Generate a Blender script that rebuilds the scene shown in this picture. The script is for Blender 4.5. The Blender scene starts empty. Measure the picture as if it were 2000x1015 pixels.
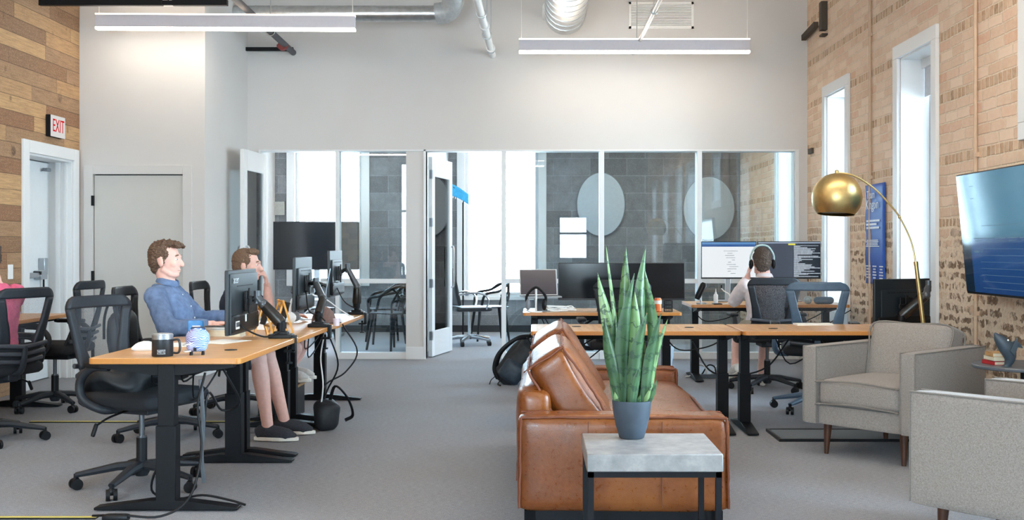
import bpy, bmesh, math, random
from mathutils import Vector, Matrix, noise
random.seed(7)
C = bpy.context.scene.collection
SC = bpy.context.scene
R = math.radians
PI = math.pi

# ---------------------------------------------------------------- camera, sky, exposure
F, H, VX, VY = 2150.0, 1.25, 1045.0, 485.0
cam_d = bpy.data.cameras.new('camera')
cam = bpy.data.objects.new('camera', cam_d); C.objects.link(cam)
cam.location = (0, 0, H); cam.rotation_euler = (R(90), 0, 0)
cam_d.sensor_width = 36; cam_d.lens = F / 2000 * 36
cam_d.shift_x = -(VX - 1000) / 2000; cam_d.shift_y = (VY - 507.5) / 2000
cam_d.clip_end = 200
SC.camera = cam
SC.view_settings.view_transform = 'Standard'; SC.view_settings.look = 'None'
SC.view_settings.gamma = 1; SC.view_settings.use_curve_mapping = False
SC.view_settings.exposure = EXPOSURE = 1.97

world = bpy.data.worlds.new('sky'); SC.world = world
world.use_nodes = True
wn, wl = world.node_tree.nodes, world.node_tree.links
wn.clear()
wo = wn.new('ShaderNodeOutputWorld'); bg = wn.new('ShaderNodeBackground')
tc = wn.new('ShaderNodeTexCoord'); sx = wn.new('ShaderNodeSeparateXYZ'); cr = wn.new('ShaderNodeValToRGB')
wl.new(tc.outputs['Generated'], sx.inputs[0]); wl.new(sx.outputs['Z'], cr.inputs['Fac'])
cr.color_ramp.elements[0].position = 0.0; cr.color_ramp.elements[0].color = (.60, .70, .78, 1)
cr.color_ramp.elements[1].position = .6; cr.color_ramp.elements[1].color = (.50, .74, 1.0, 1)
e = cr.color_ramp.elements.new(.08); e.color = (.70, .87, 1.0, 1)
wl.new(cr.outputs['Color'], bg.inputs['Color']); bg.inputs['Strength'].default_value = SKY = 10.0
wl.new(bg.outputs[0], wo.inputs[0])

LAMP_DOWN, LAMP_UP = 10.5, 3.2

def portal(loc, rot, sx_, sy_):
    d = bpy.data.lights.new('window_portal', 'AREA'); d.shape = 'RECTANGLE'; d.size = sx_; d.size_y = sy_
    d.cycles.is_portal = True
    o = bpy.data.objects.new('window_portal', d); C.objects.link(o); o.location = loc; o.rotation_euler = rot
for y0, y1, z0 in ((10.85, 11.58, .62), (8.49, 9.26, .62), (6.02, 6.83, 2.03), (2.82, 4.88, .24), (1.12, 2.08, .62), (-1.28, -.32, .62), (-3.68, -2.72, .62), (13.0, 14.0, .62)):
    portal((3.40, (y0 + y1) / 2, (z0 + 2.84) / 2), (0, R(90), 0), 2.84 - z0, y1 - y0)
portal((-3.1, 16.66, 1.8), (R(-90), 0, 0), 1.0, 2.1)
portal((-.5, 16.66, 1.7), (R(-90), 0, 0), 1.1, 2.3)
portal((-2.3, -5.2, 1.9), (R(90), 0, 0), 2.8, 3.4)
portal((1.04, -5.2, 1.5), (R(90), 0, 0), .84, 1.3)

# ---------------------------------------------------------------- helpers
def at(px, py, Y):
    return Vector(((px - VX) * Y / F, Y, H - (py - VY) * Y / F))

def lin(c):
    if isinstance(c, str):
        c = [int(c[i:i + 2], 16) / 255 for i in (0, 2, 4)]
    return tuple(x / 12.92 if x <= .04045 else ((x + .055) / 1.055) ** 2.4 for x in c) + (1.0,)

class NT:
    """small node tree helper"""
    def __init__(s, name):
        s.m = bpy.data.materials.new(name); s.m.use_nodes = True
        s.n, s.l = s.m.node_tree.nodes, s.m.node_tree.links
        s.n.clear(); s.out = s.n.new('ShaderNodeOutputMaterial')
    def new(s, t, **k):
        x = s.n.new(t)
        for a, b in k.items(): setattr(x, a, b)
        return x
    def ln(s, a, b): s.l.new(a, b)
    def val(s, sock, v):
        if hasattr(v, 'is_linked') or hasattr(v, 'links'): s.l.new(v, sock)
        else: sock.default_value = v
    def math(s, op, a, b=0.0, c=0.0):
        x = s.new('ShaderNodeMath', operation=op)
        s.val(x.inputs[0], a); s.val(x.inputs[1], b); s.val(x.inputs[2], c)
        return x.outputs[0]
    def mix(s, f, a, b, mode='MIX'):
        x = s.new('ShaderNodeMix', data_type='RGBA', blend_type=mode)
        s.val(x.inputs[0], f); s.val(x.inputs[6], a); s.val(x.inputs[7], b)
        return x.outputs[2]
    def noise(s, vec, scale, detail=2.0, rough=.5, out=0):
        x = s.new('ShaderNodeTexNoise'); x.inputs['Scale'].default_value = scale
        x.inputs['Detail'].default_value = detail; x.inputs['Roughness'].default_value = rough
        if vec is not None: s.ln(vec, x.inputs['Vector'])
        return x.outputs[out]
    def ramp(s, f, stops, interp='LINEAR'):
        x = s.new('ShaderNodeValToRGB'); x.color_ramp.interpolation = interp
        el = x.color_ramp.elements
        while len(el) < len(stops): el.new(.5)
        for q, (p, c) in zip(el, stops): q.position = p; q.color = c if len(c) == 4 else tuple(c) + (1,)
        s.val(x.inputs[0], f)
        return x.outputs[0]
    def coord(s, kind='Object', scale=None):
        t = s.new('ShaderNodeTexCoord').outputs[kind]
        if scale:
            mp = s.new('ShaderNodeMapping'); mp.inputs['Scale'].default_value = scale
            s.ln(t, mp.inputs[0]); t = mp.outputs[0]
        return t
    def bsdf(s, color, rough=.5, metal=0.0, bump=None, bstr=.3, bdist=.01, **k):
        b = s.new('ShaderNodeBsdfPrincipled')
        s.val(b.inputs['Base Color'], color); s.val(b.inputs['Roughness'], rough); b.inputs['Metallic'].default_value = metal
        for a, v in k.items(): s.val(b.inputs[a.replace('_', ' ')], v)
        if bump is not None:
            bp = s.new('ShaderNodeBump'); bp.inputs['Strength'].default_value = bstr; bp.inputs['Distance'].default_value = bdist
            s.ln(bump, bp.inputs['Height']); s.ln(bp.outputs[0], b.inputs['Normal'])
        s.ln(b.outputs[0], s.out.inputs[0])
        return b

_mats = {}
def M(name, col, rough=.5, metal=0.0, var=.08, scale=30, bump=0.0, bscale=None, **k):
    """plain material with a little procedural variation"""
    if name in _mats: return _mats[name]
    t = NT(name); c = lin(col)
    v = t.coord()
    n = t.noise(v, scale, 3)
    lo = tuple(x * (1 - var) for x in c[:3]) + (1,); hi = tuple(min(1, x * (1 + var)) for x in c[:3]) + (1,)
    col_ = t.ramp(n, [(.3, lo), (.7, hi)])
    bp = t.noise(v, bscale or scale * 4, 2) if bump else None
    t.bsdf(col_, rough, metal, bp, bump, .004, **k)
    _mats[name] = t.m
    return t.m

def emit(name, col, strength, gloss=None):
    t = NT(name); c = lin(col)
    if gloss is None:
        em = t.new('ShaderNodeEmission'); em.inputs[0].default_value = c; em.inputs[1].default_value = strength
        t.ln(em.outputs[0], t.out.inputs[0])
    else:
        b = t.bsdf((.01, .012, .015, 1), gloss)
        b.inputs['Emission Color'].default_value = c; b.inputs['Emission Strength'].default_value = strength
    return t.m

def tag(o, label, cat, group=None, kind=None):
    o['label'] = label; o['category'] = cat
    if group: o['group'] = group
    if kind: o['kind'] = kind
    return o

def thing(name, label, cat, loc=(0, 0, 0), rz=0, group=None):
    o = bpy.data.objects.new(name, None); C.objects.link(o)
    o.location = loc; o.rotation_euler = (0, 0, rz)
    o.empty_display_size = .1
    return tag(o, label, cat, group)

def copy_tree(o, parent=None):
    c = o.copy(); C.objects.link(c)
    if parent: c.parent = parent
    for ch in list(o.children): copy_tree(ch, c)
    return c

def catmull(pts, k=6, closed=False):
    P = [Vector(p) for p in pts]
    n = len(P); out = []
    rng = range(n if closed else n - 1)
    for i in rng:
        a = P[(i - 1) % n] if closed or i > 0 else P[0] * 2 - P[1]
        b, c = P[i], P[(i + 1) % n]
        d = P[(i + 2) % n] if closed or i + 2 < n else P[-1] * 2 - P[-2]
        for j in range(k):
            t = j / k
            out.append(.5 * ((2 * b) + (c - a) * t + (2 * a - 5 * b + 4 * c - d) * t * t + (3 * b - a - 3 * c + d) * t ** 3))
    if not closed: out.append(P[-1].copy())
    return out

class MB:
    def __init__(s): s.v, s.f, s.T = [], [], Matrix()
    def add(s, vs, fs):
        b = len(s.v)
        s.v += [s.T @ Vector(p) for p in vs]; s.f += [tuple(i + b for i in q) for q in fs]
        return s
    def box(s, c, d, rz=0, ry=0, rx=0, top=1.0):
        m = Matrix.Translation(c) @ Matrix.Rotation(rz, 4, 'Z') @ Matrix.Rotation(ry, 4, 'Y') @ Matrix.Rotation(rx, 4, 'X')
        vs = []
        for z in (-1, 1):
            k = top if z > 0 else 1
            for x, y in ((-1, -1), (1, -1), (1, 1), (-1, 1)): vs.append(m @ Vector((x * d[0] / 2 * k, y * d[1] / 2 * k, z * d[2] / 2)))
        return s.add(vs, [(3, 2, 1, 0), (4, 5, 6, 7), (0, 1, 5, 4), (1, 2, 6, 5), (2, 3, 7, 6), (3, 0, 4, 7)])
    def bar(s, p, q, w, h, up=(0, 0, 1)):
        """rectangular bar from p to q"""
        p, q = Vector(p), Vector(q); d = (q - p).normalized(); u = Vector(up)
        if abs(d.dot(u)) > .99: u = Vector((1, 0, 0))
        a = d.cross(u).normalized() * w / 2; b = a.cross(d).normalized() * h / 2
        vs = [p - a - b, p + a - b, p + a + b, p - a + b, q - a - b, q + a - b, q + a + b, q - a + b]
        return s.add(vs, [(0, 1, 2, 3), (7, 6, 5, 4), (1, 0, 4, 5), (2, 1, 5, 6), (3, 2, 6, 7), (0, 3, 7, 4)])
    def span(s, a, b):
        return s.box([(x + y) / 2 for x, y in zip(a, b)], [abs(y - x) for x, y in zip(a, b)])
    def tube(s, pts, r, n=8, closed=False, cap=True, flat=1.0, up=None):
        P = [Vector(p) for p in pts]; N = len(P)
        rr = r if isinstance(r, (list, tuple)) else [r] * N
        if len(rr) != N:
            rr = [rr[min(len(rr) - 1, int(i * (len(rr) - 1) / (N - 1)))] + (rr[min(len(rr) - 1, int(i * (len(rr) - 1) / (N - 1)) + 1)] - rr[int(i * (len(rr) - 1) / (N - 1))]) * ((i * (len(rr) - 1) / (N - 1)) % 1) for i in range(N)]
        tan = []
        for i in range(N):
            a = P[(i - 1) % N] if closed or i else P[0]; b = P[(i + 1) % N] if closed or i < N - 1 else P[-1]
            d = b - a; tan.append(d.normalized() if d.length > 1e-9 else Vector((0, 0, 1)))
        u = Vector(up) if up else Vector((0, 0, 1))
        if abs(tan[0].dot(u)) > .95: u = Vector((1, 0, 0))
        nrm = (u - tan[0] * u.dot(tan[0])).normalized(); vs, fs = [], []
        for i in range(N):
            nrm = nrm - tan[i] * nrm.dot(tan[i])
            if nrm.length < 1e-6: nrm = tan[i].orthogonal()
            nrm.normalize(); bi = tan[i].cross(nrm)
            for j in range(n):
                a = 2 * PI * j / n
                vs.append(P[i] + (nrm * math.cos(a) * flat + bi * math.sin(a)) * rr[i])
        for i in range(N if closed else N - 1):
            for j in range(n):
                k, i2 = (j + 1) % n, (i + 1) % N
                fs.append((i * n + j, i * n + k, i2 * n + k, i2 * n + j))
        if cap and not closed:
            fs.append(tuple(range(n - 1, -1, -1))); fs.append(tuple((N - 1) * n + j for j in range(n)))
        return s.add(vs, fs)
    def rod(s, p, q, r, r2=None, n=14): return s.tube([p, q], [r, r if r2 is None else r2], n)
    def curve(s, pts, r, n=8, k=6, closed=False, flat=1.0, up=None): return s.tube(catmull(pts, k, closed), r, n, closed, True, flat, up)
    def lathe(s, prof, c=(0, 0, 0), n=28, cap=True):
        vs, fs = [], []; c = Vector(c)
        for r, z in prof:
            for j in range(n):
                a = 2 * PI * j / n; vs.append(c + Vector((r * math.cos(a), r * math.sin(a), z)))
        for i in range(len(prof) - 1):
            for j in range(n):
                k = (j + 1) % n; fs.append((i * n + j, i * n + k, (i + 1) * n + k, (i + 1) * n + j))
        if cap:
            fs.append(tuple(range(n - 1, -1, -1))); fs.append(tuple((len(prof) - 1) * n + j for j in range(n)))
        return s.add(vs, fs)
    def ell(s, c, r, n=18, m=12, rot=None):
        if not isinstance(r, (list, tuple)): r = (r, r, r)
        vs, fs = [], []; c = Vector(c); q = rot or Matrix()
        vs.append(c + q @ Vector((0, 0, -r[2])))
        for i in range(1, m):
            t = -PI / 2 + PI * i / m
            for j in range(n):
                a = 2 * PI * j / n
                vs.append(c + q @ Vector((r[0] * math.cos(t) * math.cos(a), r[1] * math.cos(t) * math.sin(a), r[2] * math.sin(t))))
        vs.append(c + q @ Vector((0, 0, r[2]))); L = len(vs) - 1
        for j in range(n):
            k = (j + 1) % n
            fs.append((0, 1 + k, 1 + j)); fs.append((L, 1 + (m - 2) * n + j, 1 + (m - 2) * n + k))
            for i in range(m - 2): fs.append((1 + i * n + j, 1 + i * n + k, 1 + (i + 1) * n + k, 1 + (i + 1) * n + j))
        return s.add(vs, fs)
    def soft(s, c, d, r=.03, bulge=(0, 0, 0), n=10, nz=0.0, nsc=6, rz=0, ry=0, rx=0, seed=0):
        """padded rounded box; bulge pushes each pair of faces outward"""
        m = Matrix.Translation(c) @ Matrix.Rotation(rz, 4, 'Z') @ Matrix.Rotation(ry, 4, 'Y') @ Matrix.Rotation(rx, 4, 'X')
        bm = bmesh.new(); bmesh.ops.create_cube(bm, size=2)
        bmesh.ops.subdivide_edges(bm, edges=bm.edges[:], cuts=n - 1, use_grid_fill=True)
        bm.verts.index_update(); vs = []
        hx, hy, hz = d[0] / 2, d[1] / 2, d[2] / 2
        r = min(r, hx, hy, hz)
        for v in bm.verts:
            x, y, z = v.co
            # push samples toward the edges so that the rounding has vertices
            g = lambda t: math.copysign(abs(t) ** .6, t)
            x2, y2, z2 = g(x), g(y), g(z)
            p = Vector((x2 * hx, y2 * hy, z2 * hz))
            q = Vector((max(-hx + r, min(hx - r, p.x)), max(-hy + r, min(hy - r, p.y)), max(-hz + r, min(hz - r, p.z))))
            dd = p - q
            if dd.length > 1e-9: p = q + dd.normalized() * r
            p.x += bulge[0] * x * (1 - y * y) * (1 - z * z * .6)
            p.y += bulge[1] * y * (1 - x * x) * (1 - z * z * .6)
            p.z += bulge[2] * z * (1 - x * x) * (1 - y * y)
            if nz:
                p += noise.noise_vector((p + Vector((seed, seed * 2, 0))) * nsc) * nz
            vs.append(m @ p)
        fs = [tuple(v.index for v in f.verts) for f in bm.faces]; bm.free()
        return s.add(vs, fs)
    def loft(s, rings, n=20, cap=True):
        """rings of (centre, half x, half y)"""
        vs, fs = [], []
        for c, a, b in rings:
            for j in range(n):
                t = 2 * PI * j / n; vs.append(Vector(c) + Vector((a * math.cos(t), b * math.sin(t), 0)))
        for i in range(len(rings) - 1):
            for j in range(n):
                k = (j + 1) % n; fs.append((i * n + j, i * n + k, (i + 1) * n + k, (i + 1) * n + j))
        if cap: fs.append(tuple(range(n - 1, -1, -1))); fs.append(tuple((len(rings) - 1) * n + j for j in range(n)))
        return s.add(vs, fs)
    def prism(s, poly, z0, z1):
        """poly of (x, y) counter-clockwise extruded in z"""
        n = len(poly)
        vs = [(x, y, z0) for x, y in poly] + [(x, y, z1) for x, y in poly]
        return s.add(vs, [tuple(range(n - 1, -1, -1)), tuple(range(n, 2 * n))] + [(i, (i + 1) % n, (i + 1) % n + n, i + n) for i in range(n)])
    def build(s, name, mat, parent=None, bevel=0.0, seg=2, ang=40, sub=0, remesh=0.0, smooth=0, disp=0.0, dsc=.1, solid=0.0, kind=None, loc=None, rot=None):
        me = bpy.data.meshes.new(name); me.from_pydata([tuple(v) for v in s.v], [], s.f)
        me.validate(); me.update()
        bm = bmesh.new(); bm.from_mesh(me); bmesh.ops.recalc_face_normals(bm, faces=bm.faces[:]); bm.to_mesh(me); bm.free()
        me.shade_smooth(); me.set_sharp_from_angle(angle=R(ang))
        o = bpy.data.objects.new(name, me); C.objects.link(o)
        for mm in (mat if isinstance(mat, (list, tuple)) else [mat]): me.materials.append(mm)
        if parent: o.parent = parent
        if loc is not None: o.location = loc
        if rot is not None: o.rotation_euler = rot
        if kind: o['kind'] = kind
        if solid: q = o.modifiers.new('solid', 'SOLIDIFY'); q.thickness = solid; q.offset = 0
        if bevel:
            q = o.modifiers.new('bevel', 'BEVEL'); q.width = bevel; q.segments = seg; q.limit_method = 'ANGLE'; q.angle_limit = R(50)
            q.harden_normals = False
        if remesh:
            q = o.modifiers.new('remesh', 'REMESH'); q.mode = 'VOXEL'; q.voxel_size = remesh; q.use_smooth_shade = True
        if smooth:
            q = o.modifiers.new('smooth', 'SMOOTH'); q.factor = .5; q.iterations = smooth
        if disp:
            tx = bpy.data.textures.new(name + '_folds', 'CLOUDS'); tx.noise_scale = dsc; tx.noise_depth = 1
            q = o.modifiers.new('folds', 'DISPLACE'); q.texture = tx; q.strength = disp; q.mid_level = .5; q.texture_coords = 'LOCAL'
        if sub: q = o.modifiers.new('sub', 'SUBSURF'); q.levels = sub; q.render_levels = sub
        return o

def lettering(name, body, size, mat, parent, loc, rot, depth=.001, align='CENTER', sx_=1.0):
    c = bpy.data.curves.new(name, 'FONT'); c.body = body; c.size = size; c.extrude = depth
    c.align_x = align; c.align_y = 'CENTER'; c.resolution_u = 3
    o = bpy.data.objects.new(name, c); C.objects.link(o)
    me = bpy.data.meshes.new_from_object(o.evaluated_get(bpy.context.evaluated_depsgraph_get()))
    bpy.data.objects.remove(o); bpy.data.curves.remove(c)
    me.name = name; me.materials.clear(); me.materials.append(mat)
    o = bpy.data.objects.new(name, me); C.objects.link(o)
    o.parent = parent; o.location = loc; o.rotation_euler = rot; o.scale = (sx_, 1, 1)
    return o
# ---------------------------------------------------------------- materials
WHITE = M('white_wall_paint', 'd3d0cd', .75, var=.015, scale=2, bump=.05, bscale=180)
TRIM = M('white_trim_paint', 'e2e3e3', .45, var=.01, scale=5)
CEIL = M('ceiling_paint', 'e6e2de', .8, var=.02, scale=2)
BEIGE = M('beige_door_paint', 'cbc8c2', .5, var=.015, scale=3)
BLACK = M('black_plastic', '101114', .45, var=.15, Specular_IOR_Level=.3)
DARK = M('dark_steel_powder_coat', '0c0d11', .5, var=.15, scale=60, Specular_IOR_Level=.22)
CHROME = M('chrome', 'cfd3d6', .15, 1.0, var=.03)
STEEL = M('galvanised_steel', 'c4c7c8', .28, 1.0, var=.12, scale=14)
ALU = M('brushed_aluminium', 'b6bcc2', .35, .9, var=.04)
GREYP = M('grey_plastic', '7c8187', .5, var=.06)
WHITEP = M('white_plastic', 'eeeeec', .35, var=.02)
BRASS = M('brushed_brass', 'cbb077', .38, 1.0, var=.07, scale=40)
SKIN = M('skin', 'e4b5a6', .55, var=.06, scale=40, bump=.06, Subsurface_Weight=.06)
SKIN_B = M('pale_skin', 'e2b5a5', .55, var=.06, scale=40)
CONDUIT = M('painted_conduit', 'c9ad92', .5, var=.06)

def carpet():
    t = NT('grey_carpet_tile'); v = t.coord()
    big = t.noise(v, 1.1, 3); fine = t.noise(v, 260, 2, .7)
    mp = t.coord('Object', (34, 190, 1)); loop = t.noise(mp, 1.0, 2)
    a = t.ramp(fine, [(.34, lin('565962')), (.5, lin('8f9299')), (.66, lin('c6c9ce'))])
    b = t.ramp(loop, [(.35, lin('7b7b80')), (.65, lin('adacae'))])
    c = t.mix(.45, a, b)
    c = t.mix(t.ramp(big, [(.35, (.0,) * 3), (.7, (.28,) * 3)]), c, lin('8a817a'))
    h = t.math('ADD', fine, t.math('MULTIPLY', loop, .8))
    t.bsdf(c, .95, 0, h, .6, .006, Specular_IOR_Level=.15)
    return t.m
CARPET = carpet()

def brick():
    t = NT('old_tan_brick'); v = t.coord(); s = t.new('ShaderNodeSeparateXYZ'); t.ln(v, s.inputs[0])
    y, z = s.outputs['Y'], s.outputs['Z']
    wob = t.noise(v, 7, 2)
    wear = t.ramp(t.math('ADD', t.math('MULTIPLY', z, .62), t.math('MULTIPLY', t.math('SUBTRACT', t.noise(v, 2.2, 3), .5), .35)), [(.74, (1, 1, 1)), (.98, (0, 0, 0))])
    wob2 = t.math('MULTIPLY', t.math('MULTIPLY', t.math('SUBTRACT', t.noise(v, 9, 4, .65), .5), .11), wear)
    zz = t.math('ADD', t.math('ADD', z, wob2), t.math('MULTIPLY', t.math('SUBTRACT', wob, .5), .018))
    ch = .078
    zr = t.math('DIVIDE', zz, ch); row = t.math('FLOOR', zr); fz = t.math('FRACT', zr)
    hd = t.math('LESS_THAN', t.math('FLOORED_MODULO', row, 6.0), .5)       # every fifth course is laid as headers
    L = t.math('SUBTRACT', .225, t.math('MULTIPLY', hd, .155))
    wn_ = t.new('ShaderNodeTexWhiteNoise', noise_dimensions='1D'); t.ln(row, wn_.inputs['W'])
    yr = t.math('ADD', t.math('DIVIDE', t.math('ADD', t.math('ADD', y, t.math('MULTIPLY', wob2, 1.6)), t.math('MULTIPLY', t.math('SUBTRACT', wob, .5), .02)), L), t.math('MULTIPLY', wn_.outputs[0], 7.0))
    col = t.math('FLOOR', yr); fy = t.math('FRACT', yr)
    cv = t.new('ShaderNodeCombineXYZ'); t.ln(row, cv.inputs[0]); t.ln(col, cv.inputs[1])
    rn = t.new('ShaderNodeTexWhiteNoise', noise_dimensions='3D'); t.ln(cv.outputs[0], rn.inputs['Vector'])
    rnd = rn.outputs[0]
    base = t.ramp(rnd, [(0, lin('d8b79b')), (.35, lin('e0c2a8')), (.7, lin('e9d1ba')), (1, lin('dab094'))])
    hdc = t.ramp(rnd, [(0, lin('b08b69')), (.45, lin('c7a180')), (.75, lin('ddbd9d')), (1, lin('9d7c5c'))])
    c = t.mix(hd, base, hdc)
    c = t.mix(t.ramp(t.noise(v, 22, 4, .65), [(.35, (.0,) * 3), (.75, (.45,) * 3)]), c, lin('ecd8c2'))
    # distance to the joint
    ez = t.math('MINIMUM', fz, t.math('SUBTRACT', 1.0, fz)); ey = t.math('MULTIPLY', t.math('MINIMUM', fy, t.math('SUBTRACT', 1.0, fy)), t.math('DIVIDE', L, ch))
    ed = t.math('MINIMUM', ez, ey)
    rough_low = t.ramp(t.math('ADD', z, t.math('MULTIPLY', t.math('SUBTRACT', t.noise(v, 2.5, 3), .5), .9)), [(0.0, (1, 1, 1)), (.95, (1, 1, 1)), (1.0, (0, 0, 0))])
    zl = t.math('MULTIPLY', z, .62)
    low = t.ramp(t.math('ADD', zl, t.math('MULTIPLY', t.math('SUBTRACT', t.noise(v, 2.2, 3), .5), .35)), [(.74, (1, 1, 1)), (.98, (0, 0, 0))])
    jw = t.math('ADD', .055, t.math('MULTIPLY', t.math('MULTIPLY', t.noise(v, 16, 3), .30), low))
    joint = t.ramp(t.math('SUBTRACT', ed, jw), [(.0, (1, 1, 1)), (.05, (0, 0, 0))])
    mort = t.ramp(t.noise(v, 40, 3), [(.3, lin('dcc5ac')), (.7, lin('eddcc6'))])
    # the worn lower courses: dark broken faces under smeared mortar
    dark = t.ramp(t.noise(v, 26, 4, .7), [(.25, lin('5c4b40')), (.5, lin('8b735f')), (.75, lin('c2a78c'))])
    darkn = t.math('MULTIPLY', low, t.ramp(t.math('ADD', rnd, t.math('MULTIPLY', t.math('SUBTRACT', t.noise(v, 11, 4, .6), .5), 1.2)), [(.15, (0, 0, 0)), (.4, (1, 1, 1))]))
    c = t.mix(darkn, c, dark)
    smear = t.math('MULTIPLY', low, t.ramp(t.noise(v, 8, 5, .7), [(.50, (0, 0, 0)), (.58, (1, 1, 1))]))
    joint = t.math('MAXIMUM', joint, smear)
    c = t.mix(joint, c, mort)
    hgt = t.math('ADD', t.math('MULTIPLY', t.math('SUBTRACT', 1.0, joint), .6), t.math('MULTIPLY', t.noise(v, 24, 4, .65), t.math('ADD', .35, t.math('MULTIPLY', low, 2.2))))
    t.bsdf(c, .9, 0, hgt, .7, .012, Specular_IOR_Level=.2)
    return t.m
BRICK = brick()

def planks():
    t = NT('reclaimed_wood_planks'); v = t.coord(); s = t.new('ShaderNodeSeparateXYZ'); t.ln(v, s.inputs[0])
    y, z = s.outputs['Y'], s.outputs['Z']
    zr = t.math('DIVIDE', z, .135); row = t.math('FLOOR', zr); fz = t.math('FRACT', zr)
    w1 = t.new('ShaderNodeTexWhiteNoise', noise_dimensions='1D'); t.ln(row, w1.inputs['W'])
    yr = t.math('ADD', t.math('DIVIDE', y, 1.15), t.math('MULTIPLY', w1.outputs[0], 9.0)); col = t.math('FLOOR', yr); fy = t.math('FRACT', yr)
    cv = t.new('ShaderNodeCombineXYZ'); t.ln(row, cv.inputs[0]); t.ln(col, cv.inputs[1])
    w2 = t.new('ShaderNodeTexWhiteNoise', noise_dimensions='3D'); t.ln(cv.outputs[0], w2.inputs['Vector'])
    tone = t.ramp(w2.outputs[0], [(0, lin('94694a')), (.18, lin('a88360')), (.36, lin('bd9468')), (.55, lin('a58160')), (.72, lin('c9a070')), (.86, lin('8f6a4c')), (1, lin('b28a64'))], 'CONSTANT')
    g = t.new('ShaderNodeMapping'); g.inputs['Scale'].default_value = (1, 2.2, 34); ad = t.new('ShaderNodeVectorMath', operation='ADD')
    t.ln(v, g.inputs[0]); t.ln(g.outputs[0], ad.inputs[0]); t.ln(w2.outputs[1], ad.inputs[1])
    grain = t.noise(ad.outputs[0], 2.2, 5, .65)
    c = t.mix(t.ramp(grain, [(.35, (.42,) * 3), (.62, (0,) * 3)]), tone, lin('5e4029'))
    kn = t.noise(v, 6.5, 1); c = t.mix(t.ramp(kn, [(.70, (0,) * 3), (.78, (.75,) * 3)]), c, lin('4a2f1d'))
    sp = t.noise(v, 120, 2); c = t.mix(t.ramp(sp, [(.5, (0,) * 3), (.7, (.42,) * 3)]), c, lin('cfae8c'))
    ed = t.math('MINIMUM', t.math('MINIMUM', fz, t.math('SUBTRACT', 1.0, fz)), t.math('MULTIPLY', t.math('MINIMUM', fy, t.math('SUBTRACT', 1.0, fy)), 9.0))
    gap = t.ramp(ed, [(.012, (1, 1, 1)), (.03, (0, 0, 0))])
    c = t.mix(t.math('MULTIPLY', gap, .6), c, lin('3a281b'))
    hgt = t.math('ADD', t.math('MULTIPLY', grain, .4), t.math('SUBTRACT', t.math('MULTIPLY', w2.outputs[0], .5), gap))
    t.bsdf(c, .7, 0, hgt, .4, .008)
    return t.m
PLANK = planks()

def glass(name, tint, refl=1.0):
    t = NT(name)
    tr = t.new('ShaderNodeBsdfTransparent'); tr.inputs[0].default_value = tint
    gl = t.new('ShaderNodeBsdfGlossy'); gl.inputs['Roughness'].default_value = 0.0
    fr = t.new('ShaderNodeFresnel'); fr.inputs['IOR'].default_value = 1.5
    k = t.math('ADD', t.math('MULTIPLY', fr.outputs[0], refl), .015)
    mx = t.new('ShaderNodeMixShader'); t.ln(k, mx.inputs[0]); t.ln(tr.outputs[0], mx.inputs[1]); t.ln(gl.outputs[0], mx.inputs[2])
    t.ln(mx.outputs[0], t.out.inputs[0])
    return t.m
GLASS = glass('partition_glass', (.82, .885, .91, 1), 1.3)
WGLASS = glass('window_glass', (.93, .97, .98, 1))

def mesh_fabric(name, col, alpha):
    t = NT(name); v = t.coord()
    d = t.new('ShaderNodeBsdfDiffuse'); d.inputs[0].default_value = lin(col)
    tr = t.new('ShaderNodeBsdfTransparent')
    n = t.noise(v, 240, 1)
    mx = t.new('ShaderNodeMixShader')
    t.ln(t.ramp(n, [(.3, (alpha - .12,) * 3), (.7, (alpha + .12,) * 3)]), mx.inputs[0]); t.ln(tr.outputs[0], mx.inputs[1]); t.ln(d.outputs[0], mx.inputs[2])
    t.ln(mx.outputs[0], t.out.inputs[0])
    return t.m
MESH = mesh_fabric('chair_mesh', '62656b', .24)
MESH_D = mesh_fabric('dense_chair_mesh', '2b2d31', .9)

def leather():
    t = NT('tan_leather'); v = t.coord()
    n = t.noise(v, 3.2, 4, .6); f = t.noise(v, 60, 3)
    c = t.ramp(n, [(.25, lin('592c0c')), (.5, lin('753c13')), (.75, lin('8e5121'))])
    c = t.mix(t.ramp(f, [(.4, (0,) * 3), (.8, (.18,) * 3)]), c, lin('a66b3a'))
    vo = t.new('ShaderNodeTexVoronoi'); vo.inputs['Scale'].default_value = 260; t.ln(v, vo.inputs['Vector'])
    h = t.math('ADD', t.math('MULTIPLY', vo.outputs[0], .10), t.math('MULTIPLY', t.noise(v, 9, 3), .9))
    t.bsdf(c, t.ramp(f, [(.3, (.26,) * 3), (.8, (.42,) * 3)]), 0, h, .4, .006, Specular_IOR_Level=.5)
    return t.m
LEATHER = leather()
LEATHER_D = M('dark_leather_seam', '6b3519', .6)

def tweed():
    t = NT('grey_tweed'); v = t.coord()
    f = t.noise(v, 330, 2, .8); g = t.noise(v, 130, 3, .7)
    c = t.mix(.5, t.ramp(f, [(.3, lin('6f6864')), (.5, lin('968d88')), (.7, lin('b8ada8'))]), t.ramp(g, [(.35, lin('7c7770')), (.65, lin('a39d96'))]))
    t.bsdf(c, .9, 0, f, .35, .003, Specular_IOR_Level=.2, Sheen_Weight=.15)
    return t.m
TWEED = tweed()
PIPING = M('tweed_piping', '7f7973', .9, var=.2, scale=300)
WALNUT = M('dark_walnut', '4a2c1d', .4, var=.25, scale=18)

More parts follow.
